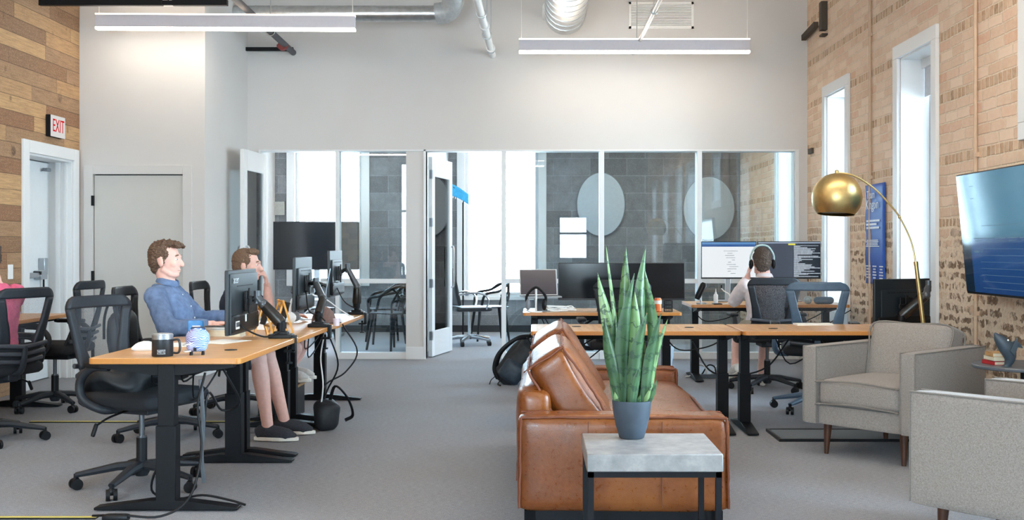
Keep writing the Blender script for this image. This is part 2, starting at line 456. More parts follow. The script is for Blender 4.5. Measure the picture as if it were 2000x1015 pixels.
def bamboo():
    t = NT('bamboo_top'); v = t.coord()
    mp = t.coord('Object', (1.0, 1.0, 1.0))
    n = t.noise(t.coord('Object', (40, 3, 40)), 1.0, 3)
    c = t.ramp(n, [(.3, lin('c08a52')), (.5, lin('cf9c63')), (.7, lin('d9aa72'))])
    g = t.new('ShaderNodeNewGeometry'); s = t.new('ShaderNodeSeparateXYZ'); t.ln(g.outputs['Normal'], s.inputs[0])
    o = t.new('ShaderNodeSeparateXYZ'); t.ln(v, o.inputs[0])
    w = t.math('FRACT', t.math('MULTIPLY', t.math('ADD', o.outputs['X'], o.outputs['Y']), 150.0))
    edge = t.ramp(t.math('ADD', w, t.math('MULTIPLY', t.noise(v, 60, 1), .4)), [(.2, lin('b06f30')), (.8, lin('c98643'))])
    c = t.mix(t.math('GREATER_THAN', t.math('ABSOLUTE', s.outputs['Z']), .6), edge, c)
    t.bsdf(c, .36, 0, n, .08, .002)
    return t.m
BAMBOO = bamboo()

def concrete():
    t = NT('polished_concrete'); v = t.coord()
    n = t.noise(v, 14, 5, .65); p = t.noise(v, 90, 3)
    c = t.ramp(n, [(.3, lin('777574')), (.5, lin('8b8886')), (.7, lin('a19d99'))])
    c = t.mix(t.ramp(p, [(.55, (0,) * 3), (.8, (.35,) * 3)]), c, lin('787b7f'))
    t.bsdf(c, .42, 0, p, .1, .002)
    return t.m
CONCRETE = concrete()

def leafmat():
    t = NT('snake_plant_leaf'); v = t.coord(); s = t.new('ShaderNodeSeparateXYZ'); t.ln(v, s.inputs[0])
    z = t.math('ADD', t.math('MULTIPLY', s.outputs['Z'], 46.0), t.math('MULTIPLY', t.noise(v, 38, 2), 5.0))
    band = t.math('SINE', t.math('MULTIPLY', z, 2.2))
    b = t.ramp(t.math('MULTIPLY', t.math('ADD', band, t.math('MULTIPLY', t.noise(v, 75, 3, .7), 1.2)), .5), [(.62, (0,) * 3), (.72, (1,) * 3)])
    oi = t.new('ShaderNodeObjectInfo').outputs['Random']
    base = t.ramp(t.math('ADD', t.math('MULTIPLY', t.noise(v, 9, 2), .5), t.math('MULTIPLY', oi, .5)), [(.2, lin('2d4a2f')), (.45, lin('496a42')), (.65, lin('6c8c57')), (.85, lin('8da876'))])
    c = t.mix(t.math('MULTIPLY', b, .75), base, lin('1d3a26'))
    t.bsdf(c, .38, 0, t.noise(v, 60, 2), .1, .002)
    return t.m
LEAF = leafmat()
LEAF_D = M('dark_green_leaf', '2f5d3a', .4, var=.3, scale=40)

def block():
    t = NT('grey_concrete_block'); v = t.coord()
    mp = t.new('ShaderNodeMapping'); mp.inputs['Rotation'].default_value = (R(90), 0, 0); t.ln(v, mp.inputs[0])
    br = t.new('ShaderNodeTexBrick'); t.ln(mp.outputs[0], br.inputs['Vector'])
    br.inputs['Scale'].default_value = 1; br.inputs['Brick Width'].default_value = .55; br.inputs['Row Height'].default_value = .26
    br.inputs['Mortar Size'].default_value = .006; br.inputs['Mortar Smooth'].default_value = .4
    br.inputs['Color1'].default_value = lin('777a7d'); br.inputs['Color2'].default_value = lin('93969a'); br.inputs['Mortar'].default_value = lin('a0a4a8')
    n = t.noise(v, 7, 4, .65)
    c = t.mix(t.ramp(n, [(.3, (.55,) * 3), (.7, (0,) * 3)]), br.outputs[0], lin('5a5d61'))
    c = t.mix(t.ramp(t.noise(v, 60, 3), [(.5, (0,) * 3), (.8, (.4,) * 3)]), c, lin('a9adb0'))
    t.bsdf(c, .9, 0, t.noise(v, 30, 3), .3, .01)
    return t.m
BLOCK = block()

# ---------------------------------------------------------------- the room shell
def struct(o, **k):
    o['kind'] = 'structure'
    return o
XL, XR, YB, YF, ZC = -4.486, 3.075, 12.43, 10.84, 4.5
YR, YE = -5.0, 16.5                          # wall behind the camera, far wall of the meeting rooms
XRET = -3.25


m = MB(); m.span((XL - .4, YR - .3, -.1), (XR + .4, YE + .3, 0)); struct(m.build('floor', CARPET))
m = MB(); m.span((XL - .4, YR - .3, ZC), (XR + .4, YB + .2, ZC + .1)); struct(m.build('ceiling', CEIL))
m = MB(); m.span((XRET - .8, YB + .15, 2.95), (XR + .3, YE + .2, 3.05)); struct(m.build('ceiling_meeting_rooms', CEIL))

def wall_y(name, x0, x1, ys, zs, holes, mat):
    """wall in a plane of constant x with rectangular holes (y0, y1, z0, z1)"""
    m = MB(); cuts = sorted(set([ys[0], ys[1]] + [h[0] for h in holes] + [h[1] for h in holes]))
    for a, b in zip(cuts, cuts[1:]):
        hs = sorted([(h[2], h[3]) for h in holes if h[0] <= a + 1e-6 and h[1] >= b - 1e-6]); z = zs[0]
        for h0, h1 in hs:
            if h0 > z + 1e-4: m.span((x0, a, z), (x1, b, h0))
            z = h1
        if z < zs[1] - 1e-4: m.span((x0, a, z), (x1, b, zs[1]))
    return struct(m.build(name, mat))
def wall_x(name, y0, y1, xs, zs, holes, mat):
    m = MB(); cuts = sorted(set([xs[0], xs[1]] + [h[0] for h in holes] + [h[1] for h in holes]))
    for a, b in zip(cuts, cuts[1:]):
        hs = sorted([(h[2], h[3]) for h in holes if h[0] <= a + 1e-6 and h[1] >= b - 1e-6]); z = zs[0]
        for h0, h1 in hs:
            if h0 > z + 1e-4: m.span((a, y0, z), (b, y1, h0))
            z = h1
        if z < zs[1] - 1e-4: m.span((a, y0, z), (b, y1, zs[1]))
    return struct(m.build(name, mat))

RW = [(10.73, 11.70, .50), (8.37, 9.38, .50), (5.90, 6.95, 1.93), (2.7, 5.0, .12), (1.0, 2.2, .50), (-1.4, -.2, .50), (-3.8, -2.6, .50), (12.98, 14.02, .50)]   # outer trim of the windows in the brick
T = .11
wall_y('wall_right', XR, XR + .34, (YR - .15, YE + .15), (0, ZC), [(a + T, b - T, c + T, 2.96 - T) for a, b, c in RW], BRICK)
for i, (a, b, c) in enumerate(RW):
    w = bpy.data.objects.new('window_%d' % (i + 1), None); C.objects.link(w); struct(w); w.location = (XR, (a + b) / 2, 0)
    W2 = (b - a) / 2
    m = MB()
    m.span((-.03, -W2, 2.96 - T), (.0, W2, 2.96)); m.span((-.03, -W2, c), (0, W2, c + T))
    m.span((-.03, -W2, c + T), (0, -W2 + T, 2.96 - T)); m.span((-.03, W2 - T, c + T), (0, W2, 2.96 - T))
    m.build('casing', TRIM, w, bevel=.004)
    m = MB(); q = W2 - T
    m.span((0, -q, 2.96 - T - .015), (.34, q, 2.96 - T)); m.span((-.02, -q, c + T), (.34, q, c + T + .02))
    m.span((0, -q, c + T), (.34, -q + .015, 2.96 - T)); m.span((0, q - .015, c + T), (.34, q, 2.96 - T))
    m.build('jamb', TRIM, w)
    m = MB(); x0, x1 = .24, .29
    for y in (-q + .015, q - .06): m.span((x0, y, c + T + .02), (x1, y + .045, 2.96 - T - .015))
    m.span((x0, -.02, c + T + .02), (x1, .02, 2.96 - T - .015))
    for z in (c + T + .02, 2.96 - T - .06): m.span((x0, -q + .015, z), (x1, q - .015, z + .045))
    m.build('sash', ALU if i else TRIM, w)
    m = MB(); m.span((.262, -q + .02, c + T + .03), (.268, q - .02, 2.96 - T - .02)); m.build('pane', WGLASS, w)

# left: plank wall with a recessed exit door
wall_y('wall_left', XL - .3, XL, (YR - .15, YF), (0, ZC), [(9.72, 10.67, 0, 2.10)], PLANK)
d = bpy.data.objects.new('door_1', None); C.objects.link(d); struct(d); d.location = (XL, 10.195, 0)
m = MB(); m.span((0, -.585, 0), (.025, -.475, 2.21)); m.span((0, .475, 0), (.025, .585, 2.21)); m.span((0, -.475, 2.10), (.025, .475, 2.21))
m.build('casing', TRIM, d, bevel=.003)
m = MB(); m.span((-.3, -.475, 0), (0, -.455, 2.10)); m.span((-.3, .455, 0), (0, .475, 2.10)); m.span((-.3, -.455, 2.08), (0, .455, 2.10))
m.span((-.14, .42, 0), (-.10, .455, 2.08)); m.span((-.06, .44, 0), (-.04, .455, 2.08)); m.build('jamb', TRIM, d)
m = MB(); m.span((-.26, -.455, .01), (-.215, .455, 2.07)); m.span((-.32, -.475, 0), (-.30, .475, 2.1)); m.build('door_leaf', M('painted_steel_door', 'e6eaec', .4, var=.01), d)  # the rear board is added unseen, to block sky leaking past the leaf
m = MB(); m.box((-.18, -.1, 1.0), (.05, .66, .05)); m.box((-.185, .20, 1.0), (.075, .14, .085)); m.box((-.185, .26, 1.08), (.06, .08, .16)); m.build('panic_bar', ALU, d, bevel=.006)
m = MB(); m.box((-.17, .30, 2.0), (.05, .08, .03)); m.build('door_closer', GREYP, d, bevel=.004)
m = MB(); m.box((-.187, .13, 1.02), (.082, .025, .03)); m.box((-.185, .27, .92), (.01, .02, .08)); m.build('latch', BLACK, d)

# white wall with the beige door, return wall
BX0, BX1, BZ = -4.35, -3.465, 1.98
wall_x('wall_store_room', YF, YF + .15, (XL - .3, XRET), (0, ZC), [(BX0, BX1, 0, BZ)], WHITE)
d = bpy.data.objects.new('door_2', None); C.objects.link(d); struct(d); d.location = ((BX0 + BX1) / 2, YF, 0)
q = (BX1 - BX0) / 2
m = MB(); m.span((-q - .09, -.018, 0), (-q, 0, BZ + .09)); m.span((q, -.018, 0), (q + .09, 0, BZ + .09)); m.span((-q, -.018, BZ), (q, 0, BZ + .09)); m.build('casing', WHITE, d, bevel=.003)
m = MB(); m.span((-q + .006, .012, .01), (q - .006, .05, BZ - .01)); m.build('door_leaf', BEIGE, d, bevel=.002)
m = MB(); m.span((-q, .05, 0), (q, .06, BZ)); m.build('door_stop', BLACK, d)
for z in (1.72, .98, .22):
    m = MB(); m.box((-q - .002, -.008, z), (.022, .03, .10)); m.build('hinge', DARK, d)
wall_y('wall_return', XRET - .15, XRET, (YF + .15, YB + .15), (0, ZC), [], WHITE)
m = MB(); m.span((XRET, YF, 0), (XRET + .015, YB, .14)); struct(m.build('baseboard_return', TRIM))
m = MB(); m.span((BX1 + .09, YF - .015, 0), (XRET + .015, YF, .14)); m.span((XL, YF - .015, 0), (BX0 - .09, YF, .14)); struct(m.build('baseboard_store_room', TRIM))

# glazed front of the meeting rooms
GH = 2.366
OP = [(-3.09, -2.254), (-2.214, -1.457), (-1.232, -.38), (-.33, .728), (.78, 1.83), (1.884, 2.936)]
wall_x('wall_back', YB, YB + .15, (XRET, XR), (0, ZC), [(a, b, 0, GH) for a, b in OP] + [(-2.254, -2.214, 0, GH), (-.38, -.33, 0, GH), (.728, .78, 0, GH), (1.83, 1.884, 0, GH)], WHITE)
m = MB(); z = GH
for a, b in ((-2.254, -2.214), (-.38, -.33), (.728, .78), (1.83, 1.884)): m.span((a, YB - .01, 0), (b, YB + .16, z))
m.span((-3.09, YB - .012, GH - .02), (2.936, YB + .16, GH))
m.span((-3.12, YB - .012, 0), (-3.09, YB + .16, GH)); m.span((-1.26, YB - .012, 0), (-1.232, YB + .16, GH)); m.span((2.936, YB - .012, 0), (2.98, YB + .16, GH))
struct(m.build('trim_glazing_frame', TRIM, bevel=.003))
for i, (a, b) in enumerate([OP[1], OP[3], OP[4], OP[5]]):
    w = bpy.data.objects.new('window_%d' % (9 + i), None); C.objects.link(w); struct(w); w.location = ((a + b) / 2, YB + .06, 0)
    q = (b - a) / 2
    m = MB(); m.span((-q, -.06, 0), (q, .06, .075)); m.span((-q, -.04, .855), (q, .04, .905))
    m.build('rail', TRIM, w, bevel=.003)
    m = MB(); m.span((-q, -.004, .075), (q, .004, .855)); m.build('lower_pane', GLASS, w)
    m = MB(); m.span((-q, -.004, .905), (q, .004, GH - .02)); m.build('upper_pane', GLASS, w)
m = MB(); m.span((-1.457, YB - .015, 0), (-1.26, YB, .14)); struct(m.build('baseboard_back', TRIM))

def glazed_door(name, hinge, ang, label_extra=None, w=.80):
    d = bpy.data.objects.new(name, None); C.objects.link(d); struct(d); d.location = hinge; d.rotation_euler = (0, 0, ang)
    m = MB(); h = 2.30
    m.span((0, -.022, .01), (.11, .022, h)); m.span((w - .11, -.022, .01), (w, .022, h)); m.span((.11, -.022, h - .22), (w - .11, .022, h)); m.span((.11, -.022, .01), (w - .11, .022, .30))
    m.build('door_frame', TRIM, d, bevel=.003)
    m = MB(); m.span((.11, -.004, .30), (w - .11, .004, h - .22)); m.build('pane', GLASS, d)
    m = MB()
    for s in (-1, 1): m.curve([(w - .055, s * .02, .78), (w - .055, s * .06, .80), (w - .055, s * .06, 1.0), (w - .055, s * .06, 1.25), (w - .055, s * .02, 1.27)], .011, 8, 4)
    m.build('pull_handle', CHROME, d)
    for z in (.25, .85, 1.55, 2.1):
        m = MB(); m.box((0.0, -.012, z), (.05, .03, .10)); m.build('hinge', ALU, d)
    return d
glazed_door('door_3', (-3.04, YB - .05, 0), R(-93))
glazed_door('door_4', (-1.20, YB + .19, 0), R(78), w=.82)

# meeting rooms
wall_x('wall_far', YE, YE + .15, (XRET - .7, XR + .34), (0, 3.0), [(-3.6, -2.6, .75, 2.85), (-1.05, .05, .54, 2.85)], BLOCK)
m = MB(); m.span((XRET - .75, YB + .15, 0), (XRET - .65, YE, 3.0)); struct(m.build('wall_meeting_left', WHITE))
m = MB(); m.span((-1.42, YB + .15, 0), (-1.30, YE, 3.0)); struct(m.build('wall_partition', M('grey_partition_paint', 'c3c8ca', .8, var=.03, scale=3)))
for i, (a, b, z0) in enumerate(((-3.6, -2.6, .75), (-1.05, .05, .54))):
    w = bpy.data.objects.new('window_%d' % (13 + i), None); C.objects.link(w); struct(w); w.location = ((a + b) / 2, YE, 0)
    q = (b - a) / 2
    m = MB(); m.span((-q - .12, -.03, z0 - .06), (-q, .15, 2.9)); m.span((q, -.03, z0 - .06), (q + .12, .15, 2.9)); m.span((-q, -.05, z0 - .06), (q, .15, z0)); m.span((-q, -.03, 2.85), (q, .15, 2.9))
    m.build('casing', TRIM, w, bevel=.003)
    m = MB(); m.span((-q, .09, z0), (-q + .05, .13, 2.85)); m.span((q - .05, .09, z0), (q, .13, 2.85)); m.span((-q, .09, z0), (q, .13, z0 + .05)); m.build('sash', TRIM, w)
    m = MB(); m.span((-q + .05, .105, z0 + .05), (q - .05, .111, 2.85)); m.build('pane', WGLASS, w)
m = MB(); m.span((XRET - .65, YE - .015, 0), (-1.42, YE, .10)); m.span((-1.30, YE - .015, 0), (XR, YE, .10)); struct(m.build('baseboard_far', M('black_cove_base', '25272b', .5)))

# wall behind the camera; its big left shop window is added for daylight
FW = ((-3.7, -.9, .2, 3.6), (.62, 1.46, .85, 2.15))
wall_x('wall_front', YR - .15, YR, (XL - .3, XR + .34), (0, ZC), list(FW), M('dark_brick_paint', '8d7c6c', .8, var=.2, scale=8))
for i, (a, b, c, d_) in enumerate(FW):
    w = bpy.data.objects.new('window_%d' % (15 + i), None); C.objects.link(w); struct(w); w.location = ((a + b) / 2, YR - .07, 0)
    q = (b - a) / 2; m = MB(); n = 3 if i == 0 else 1
    for k in range(n + 1):
        x = -q + k * (2 * q - .06) / n; m.span((x, -.04, c), (x + .06, .04, d_))
    for z in (c, c + (d_ - c) * .6, d_ - .06): m.span((-q, -.04, z), (q, .04, z + .06))
    m.build('frame', DARK, w)
    m = MB(); m.span((-q, -.004, c + .06), (q, .004, d_ - .06)); m.build('pane', WGLASS, w)

# ---------------------------------------------------------------- ceiling lights and services
def linear_light(loc, L, label, ends=(-.98, .98), rz=0, top=None, power=1.0):
    t = thing('pendant_light', label, 'light', loc, rz, 'long white linear pendant lights')
    m = MB(); m.box((0, 0, .08), (L, .075, .115)); m.build('housing', M('pale_lilac_aluminium', 'd9d5dc', .5, var=.02), t, bevel=.002)
    m = MB(); m.box((0, 0, .010), (L, .075, .020)); m.build('lower_diffuser', emit('lit_lower_diffuser', 'fff3e2', LAMP_DOWN * power), t)
    m = MB(); m.box((0, 0, .144), (L, .075, .012)); m.build('upper_diffuser', emit('lit_upper_diffuser', 'ffe6cc', LAMP_UP * power), t)
    top = top or ZC
    for e in ends:
        m = MB(); m.rod((e * L / 2, 0, .15), (e * L / 2, 0, top - loc[2]), .0022, n=6); m.lathe([(.0, 0), (.035, 0), (.035, .02), (0, .02)], (e * L / 2, 0, top - loc[2] - .02), 12, False); m.build('suspension_cable', WHITEP, t)
    return t
linear_light((-2.945, 10.5, 3.33), 2.45, 'white linear pendant light in front of the white wall with the beige door', rz=R(1.6), power=.5)
linear_light((1.055, 11.7, 3.325), 2.45, 'white linear pendant light hanging below the wall air grille', power=.6)
for k, (x, y) in enumerate(((-2.9, 5.2), (1.5, 6.2), (-2.9, .4), (1.5, 2.0), (-1.0, -3.0))):  # unseen row, run brighter, right-hand ones set toward the brick to light it
    linear_light((x, y, 3.33), 2.45, 'unseen white linear pendant light placed to light the near half of the room', power=1.25)

for x, y in ((-2.3, 13.6), (-2.3, 15.4), (-.2, 14.4), (1.6, 13.5), (1.6, 15.3)):
    linear_light((x, y, 2.72), 1.3, 'unseen linear pendant light added to brighten a meeting room, above the top of the glass', top=2.95)  # fixtures added out of sight to brighten the dark meeting rooms

def duct(name, label, pts, r, mat, group='round metal ducts', rings=.22, k=8):
    t = thing(name, label, 'duct', group=group)
    P = catmull(pts, k); m = MB(); m.tube(P, r, 24); m.build('pipe', mat, t)
    acc = 0
    for a, b in zip(P, P[1:]):
        acc += (b - a).length
        if acc > rings:
            acc = 0; d_ = (b - a).normalized(); m = MB(); m.tube([b - d_ * .008, b + d_ * .008], r * 1.025, 24); m.build('seam_ring', mat, t)
    return t
duct('spiral_duct', 'thin silver spiral duct running across the top of the back wall', [at(300, 27, 11.9), at(500, 27, 11.9), at(700, 27, 11.9), at(858, 27, 11.9)], .088, STEEL, k=10)
duct('flexible_duct', 'ribbed grey flexible duct elbow at the end of the thin spiral duct', [at(852, 27, 11.9), at(875, 22, 11.88), at(886, -5, 11.8), at(878, -60, 11.6), at(870, -90, 11.5)], .115, M('flexible_duct_wrap', 'b9bec0', .5, .3, var=.1), rings=.05)
duct('exhaust_duct', 'wide silver duct with a bright round end near the air grille', [Vector((.33, 12.15, 3.83)), Vector((.33, 10.5, 3.83)), Vector((.33, 8.6, 3.83)), Vector((.33, 6.0, 3.83)), Vector((.33, 4.4, 3.83))], .225, STEEL, rings=.16, k=14)
m = MB(); m.ell((.33, 12.15, 3.83), (.225, .12, .225)); tag(m.build('duct_end_cap', STEEL), 'rounded silver end of the wide duct by the back wall', 'duct end')
m = MB(); m.rod(Vector((.13, 12.43, 3.86)), Vector((.13, 11.9, 3.86)), .05); tag(m.build('wall_pipe', WHITEP), 'short white pipe stub beside the wide silver duct', 'pipe')

def pipe(name, label, p, q, r, mat, rings=(), rods=()):
    t = thing(name, label, 'pipe', group=None); p, q = Vector(p), Vector(q); d_ = (q - p).normalized()
    m = MB(); m.rod(p, q, r); m.build('pipe', mat, t)
    for f in rings:
        c = p.lerp(q, f); m = MB(); m.rod(c - d_ * .03, c + d_ * .03, r * 1.35); m.build('coupling', mat, t)
    for f in rods:
        c = p.lerp(q, f); m = MB(); m.rod(c, (c.x, c.y, ZC), .005, n=6); m.tube([c + Vector((math.cos(a) * r * 1.3, 0, math.sin(a) * r * 1.3)) for a in [i * PI / 6 for i in range(12)]], .006, 6, True); m.build('hanger', STEEL, t)
    return t
pipe('sprinkler_pipe', 'white pipe with couplings sloping toward the back wall', (-.48, YB, 3.43), (-.56, 5.2, 3.47), .036, WHITEP, (.06, .22, .4), (.05, .16, .3, .6))
pipe('fire_main', 'dark grey sprinkler pipe with a red coupling above the left pendant light', (-2.73, YB, 3.46), (-2.90, 6.0, 3.78), .034, M('dark_pipe', '55565b', .5, .4), (), (.15, .5))
m = MB(); c = Vector((-2.765, 12.05, 3.465)); m.rod(c + Vector((0, .03, 0)), c - Vector((0, .03, 0)), .05); m.box(c, (.12, .03, .03)); tag(m.build('pipe_coupling', M('red_iron', '8a3433', .5)), 'red grooved coupling on the dark sprinkler pipe', 'coupling')
pipe('conduit_run', 'thin steel conduit rising above the right pendant light', (1.11, YB, 3.45), (1.13, 5.4, 3.52), .022, STEEL, (), (.06, .3))
m = MB(); m.span((-3.25, 12.36, 3.47), (-2.72, 12.40, 3.51)); tag(m.build('strut_channel', DARK), 'short black steel bar from the corner wall to the dark sprinkler pipe', 'bar')
m = MB(); m.span((-4.43, 9.82, 3.42), (-3.33, 9.87, 3.47)); m.span((-3.24, 9.82, 3.42), (-2.75, 9.87, 3.47))
for x in (-4.2, -3.28, -2.8): m.rod((x, 9.845, 3.44), (x, 9.845, ZC), .006, n=6)
m.box((-3.285, 9.845, 3.445), (.11, .03, .04)); tag(m.build('unistrut', DARK), 'long black steel bar along the top left corner', 'bar')

def grille(label, c, w, h, y):
    t = thing('air_grille', label, 'air grille', (c[0], y, c[1]), group='wall air grilles')
    m = MB(); b = .025
    m.span((-w / 2, -.012, -h / 2), (w / 2, 0, -h / 2 + b)); m.span((-w / 2, -.012, h / 2 - b), (w / 2, 0, h / 2)); m.span((-w / 2, -.012, -h / 2), (-w / 2 + b, 0, h / 2)); m.span((w / 2 - b, -.012, -h / 2), (w / 2, 0, h / 2))
    m.build('frame', WHITEP, t)
    m = MB(); n = 14
    for i in range(n):
        z = -h / 2 + b + (i + .5) * (h - 2 * b) / n; m.box((0, -.006, z), (w - 2 * b, .016, .010), rx=R(35))
    m.build('louver', WHITEP, t)
    m = MB(); m.span((-w / 2 + b, -.002, -h / 2 + b), (w / 2 - b, -.001, h / 2 - b)); m.build('backing', GREYP, t)
grille('white louvred air grille high on the back wall above the right pendant light', (1.425, 3.88), .73, .30, YB)
grille('white air grille high on the wall above the beige door', (-3.89, 3.80), .84, .34, YF)

# conduits on the brick
for y, top, bot, lb in ((10.05, 4.45, .3, 'thin vertical conduit on the brick left of the blue banner'), (7.64, 4.45, .25, 'thin vertical conduit on the brick running down behind the television')):
    m = MB(); m.rod((XR - .018, y, bot), (XR - .018, y, top), .013)
    for z in (.8, 1.9, 3.2): m.box((XR - .012, y, z), (.03, .05, .03))
    tag(m.build('conduit', CONDUIT), lb, 'conduit')
m = MB(); m.box((XR - .03, 11.62, 3.70), (.07, .10, .30)); m.box((XR - .03, 11.62, 3.50), (.06, .12, .02)); m.bar((XR - .05, 12.40, 3.62), (XR - .05, 11.85, 3.66), .05, .06); tag(m.build('joist_bracket', M('rusty_bracket', '4a4138', .7)), 'dark metal bracket on the brick near the top right corner', 'bracket')
m = MB(); m.box((XR - .012, 12.22, 2.33), (.03, .16, .06)); tag(m.build('wall_plate', M('rusty_bracket', '4a4138', .7)), 'small dark metal plate on the brick beside the glazing', 'plate')

# exit sign, switches
t = thing('exit_sign', 'lit exit sign with red letters above the door in the plank wall', 'sign', (XL, 10.24, 2.38))
m = MB(); m.span((.0, -.15, -.10), (.045, .15, .10)); m.build('housing', DARK, t, bevel=.004)
m = MB(); m.span((.045, -.148, -.098), (.052, .148, .098)); m.build('face', emit('lit_sign_face', 'f4f1ee', .2), t)
lettering('lettering', 'EXIT', .17, emit('lit_red_letters', 'e2202c', .22), t, (.0535, 0, 0), (R(90), 0, R(90)), sx_=.72)
m = MB(); m.box((XL + .006, 9.40, 1.05), (.012, .08, .125)); tag(m.build('switch_plate', WHITEP, bevel=.003), 'white light switch plate on the plank wall beside the exit door', 'switch')
# ---------------------------------------------------------------- standing desks
def rrect(x0, y0, x1, y1, r, n=4):
    out = []
    for cx, cy, a0 in ((x1 - r, y1 - r, 0), (x0 + r, y1 - r, 90), (x0 + r, y0 + r, 180), (x1 - r, y0 + r, 270)):
        for i in range(n + 1):
            a = R(a0 + 90 * i / n); out.append((cx + r * math.cos(a), cy + r * math.sin(a)))
    return out

def desk(label, loc, L, D, z, axis='X', rz=0, legs=(.07, .07), grommets=(), group='standing desks with bamboo tops', foot_shift=0.0, wires=True):
    """long side along local X; top surface at z"""
    t = thing('standing_desk', label, 'desk', loc, rz, group)
    m = MB(); m.prism(rrect(-L / 2, -D / 2, L / 2, D / 2, .03), z - .028, z); m.build('tabletop', BAMBOO, t, bevel=.003)
    for s, o in ((-1, legs[0]), (1, legs[1])):
        x = s * (L / 2 - o - .04)
        m = MB(); m.box((x, foot_shift, .04 + (z - .10 - .04) / 2 * .62), (.075, .095, (z - .14) * .62)); m.box((x, foot_shift, (.25 + z - .03) / 2), (.062, .08, z - .28)); m.build('leg', DARK, t, bevel=.003)
        m = MB(); m.prism([(-D * .47, .018), (-.08, .052), (.08, .052), (D * .47, .018), (D * .47, .006), (-D * .47, .006)], -.038, .038)
        v = [Vector((x + p.z, foot_shift + p.x, p.y)) for p in m.v]; m.v = v
        m.build('foot', DARK, t, bevel=.003)
        m = MB(); m.prism([(-D * .44, 0), (D * .44, 0), (D * .44, -.018), (.07, -.055), (-.07, -.055), (-D * .44, -.018)], -.025, .025)
        m.v = [Vector((x + p.z, p.x, z - .028 + p.y)) for p in m.v]
        m.build('side_bracket', DARK, t)
    m = MB(); m.span((-L / 2 + .12, -.14, z - .07), (L / 2 - .12, -.10, z - .028)); m.span((-L / 2 + .12, .10, z - .07), (L / 2 - .12, .14, z - .028)); m.span((-.18, -.09, z - .085), (.18, .09, z - .03))
    m.build('under_frame', DARK, t)
    for gx, gy in grommets:
        m = MB(); m.lathe([(0, z), (.032, z), (.032, z + .003), (.024, z + .004), (0, z + .004)], (gx, gy, 0), 24, False); m.build('grommet', BLACK, t)
    if wires:
        random.seed(int(abs(loc[0] * 100) + abs(loc[1] * 10)))
        for k in range(3):
            x = random.uniform(-.4, .4) * L; y = random.uniform(-.2, .2)
            m = MB(); m.curve([(x - .22, y, z - .06), (x - .1, y + .03, z - .17 - .05 * k), (x + .1, y - .03, z - .14), (x + .25, y, z - .06)], .005, 6, 5); m.build('cable', BLACK, t)
    return t

ZL1, ZL2, ZL3 = .73, .715, .705
# left row: long side runs away from the camera
desk('bamboo standing desk nearest in the left row, black mug on it', (-1.757, 5.855, 0), 1.29, .727, ZL1, rz=R(90), legs=(.02, .02), grommets=((-.22, -.20),))
desk('bamboo standing desk in the left row holding the chalkboard easels', (-1.77, 7.18, 0), 1.30, .72, ZL2, rz=R(90), legs=(.05, .08), grommets=((-.3, -.2),))
desk('farthest bamboo standing desk of the left row, brown cap on it', (-1.775, 8.52, 0), 1.34, .72, ZL3, rz=R(90), legs=(.1, .06))
desk('bamboo standing desk along the plank wall beside the exit door', (-4.09, 8.12, 0), 1.45, .72, .73, rz=R(90), legs=(.05, .1))
desk('bamboo standing desk along the plank wall by the person in pink', (-4.09, 6.62, 0), 1.45, .72, .73, rz=R(90), legs=(.05, .1))
# right side
ZR = .70
DR1 = desk('bare bamboo standing desk directly behind the leather sofa', (.672, 7.66, 0), 1.40, .70, ZR, legs=(.05, .03), grommets=((-.38, .1), (.40, .0)))
DR2 = desk('bamboo standing desk behind the grey armchair and the brass lamp', (2.085, 7.66, 0), 1.40, .70, ZR, legs=(.03, .05), grommets=((-.45, -.1),))
desk('bamboo standing desk under the ultrawide monitor', (.58, 9.80, 0), 1.37, .70, .70, legs=(.06, .06))
desk('bamboo standing desk in the back corner with two lit monitors', (2.20, 10.62, 0), 1.48, .72, .725, legs=(.04, .10))

# ---------------------------------------------------------------- task chairs
def back_w(z):      # outer half width of the backrest
    P = [(.50, .20), (.58, .19), (.66, .182), (.76, .192), (.86, .212), (.94, .232), (1.0, .228)]
    for (a, u), (b, v) in zip(P, P[1:]):
        if z <= b: return u + (v - u) * (z - a) / (b - a)
    return P[-1][1]
def back_x(y, z):
    return -.205 - (z - .5) * .20 - .06 * max(0, z - .82) + .55 * y * y - .03 * math.sin((z - .5) * PI / .5)

